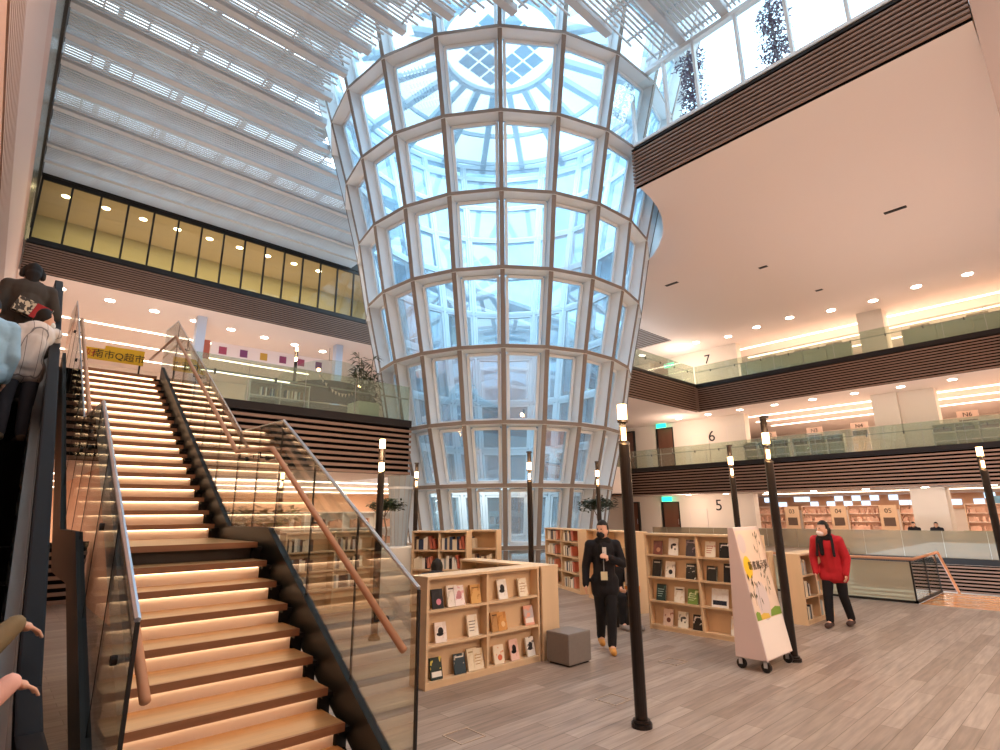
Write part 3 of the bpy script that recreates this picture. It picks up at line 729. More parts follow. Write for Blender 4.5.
# rear cases
LV = [.07, .43, .78, 1.13]
c1, L1 = bookcase('rear left maple bookcase full of upright books, beside the white planter', (6.2, 9.38), (6.81, 8.43), 1.48, .30, LV, 2)
row_books(c1, L1, 2, LV[2:], 'rear left bookcase', .3, [.8, .85, .88, .9], 'upright books of the rear left case', LV4[2:], PAL)
c2, L2 = bookcase('short maple bookcase poking out behind the rear left one', (7.0, 9.34), (7.55, 8.41), 1.48, .30, LV, 1)
row_books(c2, L2, 1, LV[2:], 'short rear bookcase', .3, [.85, .5], 'upright books of the short rear case', LV4[2:], ['#2d2b33', '#e9dcc2', '#8a6a56'], end='')
c3, L3 = bookcase('rear middle maple bookcase behind the standing man', (11.2, 10.55), (10.25, 8.6), 1.42, .30, LV, 2)
row_books(c3, L3, 2, LV, 'rear middle bookcase', .3, [.3, .66, .5, .6, .6, .55, .7, .6], 'upright books of the rear middle case', LV4, PAL)
c4, L4 = bookcase('rear maple display case right of the man, mostly empty', (10.05, 8.2), (9.1, 6.3), 1.44, .30, LV, 2, backgap=.15)
disp('book', 'white book with a red cover picture, face out beside the standing man', (9.80, 7.6, 1.135), math.atan2(-1.9, -.95)+0, .17, .23, cvm('#f0e6da', '#e8d8c4'), None, .2, .02, art_shape('spot', '#b8402e'))
disp('book', 'grey printed book, face out below the white one beside the man', (9.77, 7.55, .785), math.atan2(-1.9, -.95), .17, .23, cvm('#b8b0a4', '#6a6460', 14, .55), None, .2, .02)
c5, L5 = bookcase('dark looking maple bookcase seen through the stair glass', (4.15, 10.4), (6.1, 10.4), 1.48, .30, LV, 2)
row_books(c5, L5, 2, LV[1:], 'case behind stair glass', .3, [.5, .55, .55, .6, .5, .6], 'upright books behind the stair glass', LV4[1:], ['#e9dcc2', '#f2ece0', '#a9b0ae', '#d8c6a6', '#5a4b45', '#2d2b33'], end='')
c6, L6_ = bookcase('low maple bookcase end beside the woman in red', (10.1, 3.75), (11.35, 3.75), 1.1, .34, [.07, .42, .76], 2)
row_books(c6, L6_, 2, [.07, .42, .76], 'case beside woman in red', .34, [.5, .3, .5, .25, .4, .2], 'books beside the woman in red', ['bottom', 'middle', 'top'], ['#e9dcc2', '#f2ece0', '#2d2b33', '#a9b0ae'], end='', y0=.03)
bookcase('low maple case running back behind the slanted sign', (9.75, 5.6), (10.0, 4.2), 1.12, .3, [.07, .42, .76], 2)

# ------------------------------------------------------------------ furniture on the floor
ot = thing('ottoman', 'grey leatherette cube stool at the end of the front display case', 'stool', (5.66, 4.975, 0))
obj('cushion', MB().box((-.21, -.185, .02), (.21, .185, .37)), M_vinyl, ot, bevel=.02)
obj('glide_base', MB().box((-.18, -.16, 0), (.18, .16, .02)), M_black, ot)
# slanted sign on castors
bd = thing('sign_stand', 'white slanted sign stand on castors with a yellow dot and plants', 'sign', (6.87, 3.05, 0))
zt_, yb, SHX = 1.6, .37, .13
bdy = MB().hexa([(0, 0, .13), (.74, 0, .13), (.74, yb, .13), (0, yb, .13), (SHX, yb-.07, zt_), (.74+SHX, yb-.07, zt_), (.74+SHX, yb, zt_), (SHX, yb, zt_)])
obj('body', bdy, mat('pale pink laminate', '#d9c3bd', .5), bd, bevel=.006)
sn = Vector((0, yb-.07, zt_-.13)); slope = math.atan2(yb-.07, zt_-.13)
def on_front(x, s, off=.004):  # s = height up the slanted front
    d = sn.normalized(); n = Vector((0, -d.z, d.y)); return Vector((x+SHX*s/sn.length, 0, .13))+d*s+n*off
def fq(pts, off): return [on_front(x, s, off) for x, s in pts]
obj('poster', MB().quad(*fq([(.015, .42), (.725, .42), (.725, 1.46), (.015, 1.46)], .003)), mat('poster paper', '#e6cbb4', .5, noise=.05, scale=3), bd)
obj('lower_panel', MB().quad(*fq([(.015, .01), (.725, .01), (.725, .42), (.015, .42)], .003)), mat('poster foot', '#eee0d4', .5), bd)
yc = MB(); yc.quad(*fq([(.13+.105*math.cos(2*PI*k/24), 1.02+.13*math.sin(2*PI*k/24)) for k in range(24)], .005)); obj('yellow_dot', yc, mat('sign yellow', '#f0bf28', .5), bd)
pc = MB(); pc.quad(*fq([(.30+.16*math.cos(2*PI*k/24), .62+.22*math.sin(2*PI*k/24)) for k in range(24)], .0045)); p2_ = MB(); p2_.quad(*fq([(.12+.1*math.cos(2*PI*k/24), 1.30+.12*math.sin(2*PI*k/24)) for k in range(24)], .0045)); obj('pale_wash', p2_, mat('lilac wash', '#d3c1bb', .6), bd); obj('pale_wash', pc, mat('lilac wash', '#cfc3c4', .6), bd)
gb = MB(); ye = MB()
gb.quad(*fq([(.02, .42), (.14, .42), (.13, .50), (.06, .52), (.02, .5)], .0055)); g2_ = MB(); g2_.quad(*fq([(.40, .43), (.72, .43), (.72, .51), (.58, .53), (.44, .50)], .0055)); ye.quad(*fq([(.14, .42), (.38, .42), (.36, .47), (.22, .49), (.13, .47)], .0055))
obj('grass_print', gb, mat('print green', '#7f9a3c', .6), bd); obj('grass_print', g2_, mat('print green', '#7f9a3c', .6), bd); obj('field_print', ye, mat('print ochre', '#d9b24a', .6), bd)
lf = MB()
random.seed(5)
for cx, cs, n in ((.10, .78, 10), (.52, .86, 10), (.52, 1.28, 7), (.2, .72, 5)):
    for i in range(n):
        x, s = cx+random.uniform(-.09, .11), cs+random.uniform(-.14, .14); a = random.uniform(.9, 2.2); l = random.uniform(.03, .05)
        ca, sa = math.cos(a), math.sin(a)
        lf.quad(*fq([(x-ca*l, s-sa*l), (x-sa*.013, s+ca*.013), (x+ca*l, s+sa*l), (x+sa*.013, s-ca*.013)], .006))
    lf.quad(*fq([(cx, cs-.2), (cx+.006, cs-.2), (cx+.05, cs+.1), (cx+.044, cs+.1)], .006))
obj('leaf_print', lf, mat('print leaf', '#5b5236', .6), bd)
tx = text('lettering', '新書展示區', .112, mat('sign ink', '#2c2620', .6), bd, on_front(.42, 1.02, .008), (PI/2-slope, 0, 0), .001)
for i, (x, y) in enumerate(((.06, .04), (.68, .04), (.06, .33), (.68, .33))):
    cs = obj('caster', MB().box((x-.03, y-.02, .05), (x-.022, y+.02, .13)).box((x+.022, y-.02, .05), (x+.03, y+.02, .13)).box((x-.03, y-.02, .11), (x+.03, y+.02, .135)), M_chrome, bd)
    obj('wheel', MB().cyl((x-.02, y, .055), (x+.02, y, .055), .055, n=14), M_black, cs)
# floor hatches
for i, (x, y, l) in enumerate(((3.25, 4.05, 'square floor hatch outline near the front display case'), (4.9, 3.75, 'square floor hatch outline left of the lone lamp post'), (6.6, 4.1, 'square floor hatch outline between lamp post and slanted sign'))):
    b = MB()
    for a, c in (((-.13, -.13), (.13, -.12)), ((-.13, .12), (.13, .13)), ((-.13, -.13), (-.12, .13)), ((.12, -.13), (.13, .13))): b.box((a[0], a[1], 0), (c[0], c[1], .004))
    h = tag(obj('floor_hatch', b, mat('brass edge', '#c9b29a', .4, .5), loc=(x, y, 0)), l, 'floor hatch', 'floor hatches')
# ------------------------------------------------------------------ plants
def leaf_ball(mb, c, r, n, s, flat=.7):
    for i in range(n):
        v = Vector((random.gauss(0, 1), random.gauss(0, 1), random.gauss(0, flat))); v = v.normalized()*r*random.uniform(.35, 1); v.z *= flat
        p = Vector(c)+v; a = random.uniform(0, 2*PI); d = Vector((math.cos(a), math.sin(a), random.uniform(-.5, .5)))*s; w = Vector((-d.y, d.x, random.uniform(-.2, .2)*s)).normalized()*s*.32
        mb.quad(p-d, p-w+Vector((0, 0, s*.1)), p+d, p+w)
def tree(label, x, y, zp, zc, r, planter, cat='potted tree'):
    t = thing('potted_tree', label, cat, (x, y, 0))
    obj('trunk', MB().tube([(0, 0, zp), (.04, 0, zp+(zc-zp)*.4), (-.03, .02, zp+(zc-zp)*.7), (.0, 0, zc)], [.025, .02, .018, .012], 8).tube([(-.02, .01, zp+(zc-zp)*.7), (-r*.5, 0, zc)], .01, 6).tube([(-.02, .01, zp+(zc-zp)*.75), (r*.5, .1, zc+.05)], .01, 6), mat('bark', '#6b5a4a', .8), t)
    b = MB()
    for dx, dy, dz in ((0, 0, .1), (-.5, .2, 0), (.55, -.2, .02), (.1, .4, .06), (-.2, -.4, .04)): leaf_ball(b, (dx*r, dy*r, zc+dz*r), r*.55, 130, .085)
    obj('foliage', b, M_leaf, t)
    w, d, h = planter
    obj('planter', MB().box((-w, -d, 0), (w, d, h)).box((-w+.04, -d+.04, h-.001), (w-.04, d-.04, h+.01)), M_pot, t, bevel=.008)
    return t
tree('small flat crowned tree in a long white planter left of the bookcases', 7.35, 12.3, 1.0, 2.0, .45, (1.2, .35, 1.0))
tree('small round crowned tree rising behind the standing man', 12.2, 9.5, .9, 2.0, .55, (.35, .35, .9))
bp = thing('shrub_planter', 'long planter of olive shrubs seen through the landing glass', 'planter', (4.1, 13.2, 0))
obj('planter', MB().box((-1.0, -.35, 0), (1.3, .35, 1.35)), M_pot, bp, bevel=.01)
b = MB()
for i in range(9): leaf_ball(b, (-.9+.26*i, 0, 1.6+.12*(i % 3)), .36, 70, .12)
obj('foliage', b, M_leaf2, bp)
pl = thing('potted_palm', 'tall bamboo palm in a pale planter at the gallery corner', 'palm', (8.05, 15.05, L6+.004))
b = MB(); s = MB()
for i in range(10):
    a = 2*PI*i/10; x, y = .16*math.cos(a), .16*math.sin(a); h = random.uniform(1.2, 2.3)
    s.tube([(x, y, .45), (x*1.5, y*1.5, h*.6+.2), (x*2, y*2, h)], .012, 6)
    for q in range(26):
        p = Vector((x*2, y*2, h-random.uniform(0, 1.0))); aa = random.uniform(0, 2*PI); d = Vector((math.cos(aa), math.sin(aa), random.uniform(-.4, .25)))*random.uniform(.28, .42); w = Vector((-d.y, d.x, 0)).normalized()*.035
        b.quad(p, p+d*.45-w+Vector((0, 0, .06)), p+d, p+d*.45+w+Vector((0, 0, .06)))
obj('stem', s, mat('palm stem', '#4c5136', .6), pl); obj('frond', b, M_leaf, pl)
obj('planter', MB().box((-.35, -.35, 0), (.35, .35, .5)), mat('sage planter', '#b9c2b0', .5), pl, bevel=.01)
for i, y in enumerate((7.0, 4.35)):
    t = thing('hanging_vine', ('dense vine column outside the high window nearest the funnel', 'dense vine column outside the high window farther right')[i], 'vine', (15.1, y, 13.65))
    b = MB()
    for k in range(60): leaf_ball(b, (random.uniform(-.15, .15), random.uniform(-.25, .25), .05*k+.1), .36, 16, .085)
    obj('foliage', b, mat('dusky leaf', '#75677a', .7), t)
    obj('stem', MB().tube([(0, 0, 0), (.03, 0, 1.5), (0, .03, 3.1)], .03, 6), mat('bark', '#6b5a4a', .8), t)
# ------------------------------------------------------------------ left gallery
yb_ = thing('banner', 'yellow banner with dark characters across the stair head', 'banner', (1.49, 13.5, L6))
obj('cloth', MB().box((-.52, -.01, .32), (.5, .01, .56)).box((-.2, .0, .5), (.5, .015, .64)), mat('banner yellow', '#e8b92c', .6), yb_)
text('lettering', '好', .17, mat('banner red', '#c0392b', .6), yb_, (-.42, -.014, .44), (PI/2, 0, 0), .002)
text('lettering', '南市Q超市', .19, MATS['sign ink'], yb_, (.06, -.014, .44), (PI/2, 0, 0), .002)
obj('stand', MB().box((-.48, .02, 0), (-.45, .05, .35)).box((.43, .02, 0), (.46, .05, .35)), M_black, yb_)
cs = thing('low_bookshelf', 'low white bookshelf behind the gallery glass', 'bookshelf', (4.9, 15.7, L6))
for x in (0, .85, 1.7): obj('side_panel', MB().box((x-.015, 0, 0), (x+.015, .35, .95)), M_pot, cs)
for z in (.03, .5, .95): obj('shelf', MB().box((-.03, 0, z-.03), (1.73, .35, z)), M_pot, cs)
obj('back_panel', MB().box((0, .33, 0), (1.7, .35, .95)), mat('shelf back', '#a39a8c', .7), cs)
rng = random.Random(3)
i = 0
for bay in range(2):
    x = .06+.85*bay+(.25 if bay == 0 else .1)
    while x < .85*bay+.78:
        col = rng.choice(PAL); o = bpy.data.objects.new('book', book_mesh(col, .038, .24, .15)); COL.objects.link(o); o.location = (4.9+x, 15.75, L6+.501)
        tag(o, '%s book, %s from the left on the low white gallery bookshelf' % (NAMES[col], nth(i)), 'book', 'books on the gallery shelf'); x += .043+(.05 if i % 4 == 3 else 0); i += 1
for k, (x, lab) in enumerate(((6.75, 'pale blue column left of the picture banner'), (14.4, 'pale blue column near the palm'))):
    tag(obj('column', MB().box((-.22, -.22, 0), (.22, .22, 11.86-L6)), mat('cool white column', '#b9c6dc', .5), loc=(x, 30.5, L6)), lab, 'column', kind='structure')
bn = thing('picture_banner', 'long white hanging banner with a row of coloured pictures', 'banner', (7.55, 31.3, 10.5)); bn.rotation_euler[1] = -.02; bn.scale = (1.6, 1, 1.6)
obj('cloth', MB().box((0, 0, -.26), (4.3, .02, .26)), mat('banner white', '#ecd9d4', .7), bn)
obj('panel', MB().box((-.42, 0, -.36), (-.03, .02, .28)), mat('poster red', '#b5604c', .7), bn)
for i in range(6):
    obj('picture', MB().box((.25+.68*i, -.012, -.13), (.50+.68*i, -.002, .13)), mat('picture %d' % (i % 4), ('#a2445c', '#7c3c6a', '#c99a3c', '#8a3a5e')[i % 4], .6), bn)
obj('cord', MB().cyl((-.3, .01, .2), (-.3, .01, .84), .008, n=6).cyl((4.2, .01, .2), (4.2, .01, .84), .008, n=6), M_black, bn)
# curved glass booth with its dark sweep
bo = thing('booth', 'dark curved reading booth with glass screen on the left gallery', 'booth', (8.0, 17.8, L6+.004))
b = MB(); g = MB()
n = 18
for i in range(n):
    a, c = PI*(.05+.9*i/n), PI*(.05+.9*(i+1)/n)
    P = lambda q, r: (r*math.cos(q)*1.9, -r*math.sin(q)*1.1)
    h = lambda q: .95+.55*math.sin(q)
    (x0, y0), (x1, y1) = P(a, 1), P(c, 1); (u0, v0), (u1, v1) = P(a, .93), P(c, .93)
    b.hexa([(u0, v0, .75), (x0, y0, .75), (x1, y1, .75), (u1, v1, .75), (u0, v0, h(a)), (x0, y0, h(a)), (x1, y1, h(c)), (u1, v1, h(c))])
    g.quad((x0, y0, 1.35), (x1, y1, 1.35), (x1, y1, 1.1+1.1*math.sin(c)), (x0, y0, 1.1+1.1*math.sin(a)))
obj('shell', b, mat('charcoal felt', '#3f3d42', .8), bo); obj('screen', g, M_bal, bo)
obj('base', MB().box((-1.7, -.8, 0), (1.7, 0, .75)), mat('booth base', '#8c8984', .7), bo)
st_ = thing('pennant_string', 'string of small pennants and bulbs drooping over the gallery corner', 'bunting', (6.2, 15.4, L6))
b = MB(); w = []
for i in range(13):
    t = i/12; x = .55+1.3*t; z = 1.3-1.6*t*(1-t)*.9-.25*t; w.append((x, 0, z))
    if i % 1 == 0: b.quad((x-.045, -.005, z), (x+.045, -.005, z), (x, -.005, z-.13))
obj('pennant', b, mat('pennant cream', '#e2c9bb', .7), st_); obj('cord', MB().tube(w, .008, 6), M_black, st_)
for x, z in ((.5, 1.42), (1.85, 1.1)): obj('bulb', MB().ball((x, 0, z), .05, 10, 6), M_bulb, st_)
for i in range(3):
    t = thing('long_bookcase', '%s of the long far bookcases on the left gallery' % ('nearest', 'middle', 'farthest')[i], 'bookcase', (-.2+2.6*i, 30+2.5*i, L6), 0, 'far gallery bookcases')
    obj('body', MB().box((0, 0, 0), (6, .4, .12)).box((0, .36, .1), (6, .4, 1.8)).box((0, 0, 1.75), (6, .4, 1.8)).box((0, 0, .9), (6, .4, .94)).box((0, 0, .1), (.04, .4, 1.8)).box((5.96, 0, .1), (6, .4, 1.8)), mat('pale teal panel', '#b9cbc2', .6), t)
    obj('end_sign', MB().box((2.6, -.02, 1.8), (3.4, .02, 2.1)), M_pot, t)
struct('wall_reading_room', MB().box((-.6, 31.2, 0), (29, 31.4, 2.95)), mat('peach wall', '#dcb596', .8))
# library shelves under the gallery, in warm light
for i in range(3):
    t = thing('reading_shelf', '%s pale shelf row deep under the left gallery' % ('nearest', 'middle', 'farthest')[i], 'bookcase', (4.0+i, 19+3.5*i, 0), 0, 'shelf rows under the gallery')
    obj('frame', MB().box((0, .3, 0), (14, .34, 1.9)).box((0, 0, 0), (14, .34, .1)).box((0, 0, .7), (14, .34, .73)).box((0, 0, 1.3), (14, .34, 1.33)).box((0, 0, 1.87), (14, .34, 1.9)), M_pot, t)
    for k in range(11): obj('upright', MB().box((1.4*k-.02, 0, 0), (1.4*k+.02, .32, 1.9)), M_pot, t)
    b = MB(); rr = random.Random(i)
    for z in (.74, 1.34):
        x = .08
        while x < 13.8:
            w_ = rr.uniform(.03, .06); b.box((x, .04, z), (x+w_, .24, z+rr.uniform(.2, .34))); x += w_+(rr.uniform(.1, .5) if rr.random() < .12 else .004)
    o = obj('book_rows', b, mat('mixed spines', '#b98f74', .6, noise=.5, scale=14, stretch=(3, .1, .1))); o.location = t.location
    tag(o, 'rows of distant books in the %s shelf under the left gallery' % ('nearest', 'middle', 'farthest')[i], 'books', kind='stuff')
band('trim_9', 'Y', 15.6, -.55, 2.6, 0, 1.25, .1, 7, -1)
fl = struct('column_flared', MB().tube([(9.45, 15.0, 0), (9.45, 15.0, 1.6), (9.45, 15.0, 2.95)], [.2, .28, .40], 14), mat('grey clad panel', '#a3b0b8', .5))
for i in range(14):
    a = 2*PI*i/14; obj('panel_joint', MB().tube([(9.45+.205*math.cos(a), 15.0+.205*math.sin(a), 0), (9.45+.285*math.cos(a), 15.0+.285*math.sin(a), 1.6), (9.45+.405*math.cos(a), 15.0+.405*math.sin(a), 2.94)], .008, 5), M_alum, fl)
obj('collar', MB().tube([(9.45, 15.0, 2.55), (9.45, 15.0, 2.62)], [.385, .39], 14), M_white, fl)
# ------------------------------------------------------------------ right side: doors, digits, signs
def door(y, z0, h, n, x=33.72, w=1.15):
    d = struct('door_%d' % n, MB().box((x, y, z0), (x+.06, y+w, z0+h)), M_brown)
    obj('door_frame', MB().box((x-.1, y-.09, z0), (x+.08, y, z0+h+.09)).box((x-.1, y+w, z0), (x+.08, y+w+.09, z0+h+.09)).box((x-.1, y, z0+h), (x+.08, y+w, z0+h+.09)), M_black, d)
    obj('door_handle', MB().tube([(x-.04, y+.1, z0+1.0), (x-.04, y+.1, z0+1.35)], .015, 6), M_chrome, d)
door(19.6, 4.6, 2.75, 1); door(19.6, .0, 2.4, 2); door(22.6, 4.6, 2.75, 3, 33.5, 1.0); door(22.6, .0, 2.4, 4, 33.5, 1.0)
for i, (y, z, l) in enumerate(((20.2, 7.52, 'green exit sign above the middle storey door'), (20.2, 2.62, 'green exit sign above the lowest storey door'), (19.2, 11.6, 'green exit sign on the top storey beside the funnel'))):
    t = thing('exit_sign', l, 'exit sign', (33.3, y, z))
    obj('panel', MB().box((-.03, -.36, -.15), (.03, .36, .15)), M_exit, t); obj('housing', MB().box((-.035, -.38, .15), (.035, .38, .19)).box((-.035, -.38, -.17), (.035, .38, -.15)), M_white, t)
    if z < 12: obj('bracket', MB().cyl((0, 0, .19), (0, 0, .3), .015, n=6), M_white, t)
for n, y, z, s, l in (('7', 16.57, 11.5, .85, 'large black number 7 painted on the top storey wall'), ('6', 16.8, 6.45, .95, 'large black number 6 painted on the middle storey wall'), ('5', 16.8, 2.15, .95, 'large black number 5 painted on the lowest storey wall')):
    o = text('wall_number', n, s, M_digit, None, (33.59, y, z), (PI/2, 0, -PI/2), .008); tag(o, l, 'number')
for i, (y, z, w, h) in enumerate(((17.6, 4.6, 1.1, 2.0), (15.2, 4.6, 1.1, 2.3), (18.2, 0, 1.1, 1.9))):
    d = struct('door_%d' % (5+i), MB().box((33.57, y-w/2, z), (33.6, y+w/2, z+h)), M_wallp)
    obj('door_frame', MB().box((33.56, y-w/2-.05, z), (33.61, y-w/2, z+h+.05)).box((33.56, y+w/2, z), (33.61, y+w/2+.05, z+h+.05)).box((33.56, y-w/2, z+h), (33.61, y+w/2, z+h+.05)), M_plaster, d)
# far bookcases
def far_shelf(label, x, y0, y1, z, h, rows, mcol, group, seed):
    t = thing('far_bookcase', label, 'bookcase', (x, y1, z), -PI/2, group); L = y1-y0
    f = MB()
    for i in range(rows+1): f.box((0, 0, h*i/rows-.0), (L, .35, h*i/rows+.035))
    obj('shelf', f, mat('pink white shelf', '#ecd6c8', .6), t)
    obj('back_panel', MB().box((0, .33, 0), (L, .36, h)), mat('peach panel', '#e6bfa6', .7), t)
    for q in (0, L): obj('side_panel', MB().box((q-.02, 0, 0), (q+.02, .35, h+.03)), mcol, t)
    b = MB(); rr = random.Random(seed)
    for i in range(rows):
        u = .05
        while u < L-.08:
            w = rr.uniform(.04, .08); b.box((u, .03, h*i/rows+.04), (u+w, .25, h*i/rows+.04+rr.uniform(.18, .30))); u += w+(rr.uniform(.06, .3) if rr.random() < .16 else .003)
    o = obj('book_rows', b, mat('warm spines', '#dcae98', .6, noise=.6, scale=11, stretch=(.1, 3, .1))); o.location = t.location; o.rotation_euler = t.rotation_euler
    tag(o, 'rows of tiny books in the %s' % label.split(',')[0], 'books', kind='stuff')
M_end = mat('tan end panel', '#cfae90', .6)
def end_panel(code, y, x=38.0, z=L5b, h=2.32, w=.85, grp='numbered bookcase ends'):
    t = thing('end_panel', 'tan bookcase end marked %s with a dark notice' % code, 'bookcase end', (x, y, z), 0, grp)
    obj('panel', MB().box((0, -w/2, 0), (.06, w/2, h)), M_end, t)
    obj('notice', MB().box((-.015, -w*.33, h-1.15), (0, w*.33, h-.68)), mat('dark notice', '#5d4a40', .5), t)
    text('code', code, .36, M_digit, t, (-.006, 0, h-.32), (PI/2, 0, -PI/2), .003)
ys = [(18.6, 17.2), (16.9, 15.0)]
for code, y in (('02', 16.9), ('03', 14.2), ('04', 11.55), ('05', 9.0)): end_panel(code, y)
for i, (y0, y1) in enumerate(((17.4, 19.3), (14.7, 16.4), (12.05, 13.7), (9.5, 11.1), (7.2, 8.5), (4.1, 5.6))):
    far_shelf('%s far bookcase of the lowest storey, counted from the doors' % nth(i).capitalize(), 38.3, y0, y1, L5b, 2.3, 5, M_end, 'far bookcases of the lowest storey', 20+i)
# middle storey low shelves with signs
for i, y0 in enumerate((12.1, 9.3, 2.9, .3)):
    t = thing('low_bookcase', '%s low grey green bookcase behind the middle storey glass' % nth(i), 'bookcase', (33.2, y0+2.6, 4.55), -PI/2, 'low bookcases of the middle storey')
    f = MB()
    for z in (0, .4, .8, 1.2): f.box((0, 0, z), (2.6, .35, z+.04))
    for x in (0, .87, 1.74, 2.57): f.box((x, 0, 0), (x+.03, .35, 1.2))
    obj('frame', f, M_pot, t); obj('back_panel', MB().box((0, .33, 0), (2.6, .35, 1.2)), mat('sage back', '#b5b49a', .7), t)
    b = MB(); rr = random.Random(i+40)
    for k in range(3):
        u = k*.87+.06
        while u < k*.87+.7: w = rr.uniform(.03, .05); b.box((u, .03, .84), (u+w, .22, .84+rr.uniform(.18, .28))); u += w+.004
    o = obj('book_rows', b, mat('dark spines', '#5a4f48', .6, noise=.5, scale=14, stretch=(.1, 3, .1))); o.location = t.location; o.rotation_euler = t.rotation_euler
    tag(o, 'row of tiny books in the %s low middle storey bookcase' % nth(i), 'books', kind='stuff')
def sign_end(code, y, z, x, grp, h=1.6):
    t = thing('shelf_sign', 'small pinkish shelf sign marked %s' % code, 'sign', (x, y, z), 0, grp)
    obj('panel', MB().box((0, -.42, 0), (.05, .42, h)), mat('peach sign', '#e2c4b4', .6), t); obj('notice', MB().box((-.012, -.36, h-.72), (0, .36, h-.45)), mat('dark notice', '#5d4a40', .5), t)
    text('code', code, .3, M_digit, t, (-.006, 0, h-.2), (PI/2, 0, -PI/2), .003)
for code, y in (('N2', 13.9), ('N3', 11.3), ('N4', 9.0), ('N6', 4.3), ('N7', 2.4)): sign_end(code, y, 4.55, 35.2, 'middle storey shelf signs', 2.0)
for code, y in (('A1', 12.9), ('A2', 11.0), ('A3', 9.3), ('A7', 5.3), ('A8', 3.0)): sign_end(code, y, L7, 34.2, 'top storey shelf signs', 1.75)
for i, (y0, y1) in enumerate(((8.2, 14.2), (.3, 5.9))):
    t = thing('low_bookcase', ('long sage panelled bookcase back behind the top storey glass, left of the column', 'long sage panelled bookcase back behind the top storey glass, right of the column')[i], 'bookcase', (33.0, y0, L7+.004))
    n_ = int((y1-y0)/1.2)
    for k in range(n_): obj('panel', MB().box((0, (y1-y0)*k/n_+.01, .05), (.3, (y1-y0)*(k+1)/n_-.01, 1.3)), mat('sage panel', '#aab09a', .6), t)
    obj('plinth', MB().box((.02, 0, 0), (.28, y1-y0, .05)), M_steel, t)
# windows in the far wall of the lowest storey
M_win = emit('daylit pane', '#bfe0ff', 1.5)
wt = struct('window_3', MB().box((45.9, 1, 1.85), (46, 24, 3.1)), mat('tan wall tile', '#c99a78', .7))
k = 0
for i in range(40):
    for j in range(2):
        if (i*7+j*3+(i//3)*2) % 5 < 2:
            y = 1.2+i*.56; obj('pane', MB().box((45.84, y, 2.1+.37*j), (45.9, y+.52, 2.44+.37*j)), M_win, wt)
ce = struct('ceiling_bulkhead', MB().box((44.5, -7, 3.1), (46, 31, 4.5)), M_plaster)
pb = thing('glass_showcase', 'blue glass showcase board standing right of the lowest column', 'display board', (40.5, 2.5, L5b))
obj('board', MB().box((0, -.1, 1.05), (.08, 2.3, 2.75)), mat('blue board', '#6f9fbe', .4, noise=.2, scale=3), pb); obj('sheet', MB().box((-.02, .4, 1.5), (0, 1.1, 1.8)), M_paper, pb); obj('leg', MB().box((0, .1, 0), (.06, .2, 1.05)).box((0, 2.0, 0), (.06, 2.1, 1.05)), M_steel, pb)
tb = thing('desk', 'olive fronted desk behind the lowest glass at far right', 'desk', (33.5, 4.2, L5b))
obj('desk_top', MB().box((0, -.9, .72), (.7, 1.2, .76)), M_pot, tb); obj('front_panel', MB().box((0, -.6, .2), (.03, .9, 1.1)), mat('olive panel', '#8f8f68', .7), tb); obj('leg', MB().box((.05, -.85, 0), (.1, -.8, .72)).box((.6, 1.1, 0), (.65, 1.15, .72)), M_steel, tb)
# ------------------------------------------------------------------ people
def blob(name, parts, m, parent=None, vox=.012, smooth_it=2):
    """parts: ('c', p, q, r0, r1) tapered limb or ('b', centre, (rx, ry, rz)); welded into one continuous surface"""
    b = MB()
    for p in parts:
        if p[0] == 'c':
            _, a, c, r0, r1 = p; b.tube([a, c], [r0, r1], 12); b.ball(a, r0, 12, 8); b.ball(c, r1, 12, 8)
        else: b.ball(p[1], p[2], 16, 10)
    o = obj(name, b, m)
    md = o.modifiers.new('r', 'REMESH'); md.mode = 'VOXEL'; md.voxel_size = vox
    sm = o.modifiers.new('s', 'SMOOTH'); sm.iterations = smooth_it; sm.factor = .5
    dg = bpy.context.evaluated_depsgraph_get(); me = bpy.data.meshes.new_from_object(o.evaluated_get(dg))
    old = o.data; o.modifiers.clear(); o.data = me; bpy.data.meshes.remove(old)
    me.materials.clear(); me.materials.append(m)
    for p in me.polygons: p.use_smooth = True
    if parent: o.parent = parent
    return o
M_skin = mat('skin', '#d9a78c', .55)
def V(*a): return Vector(a)
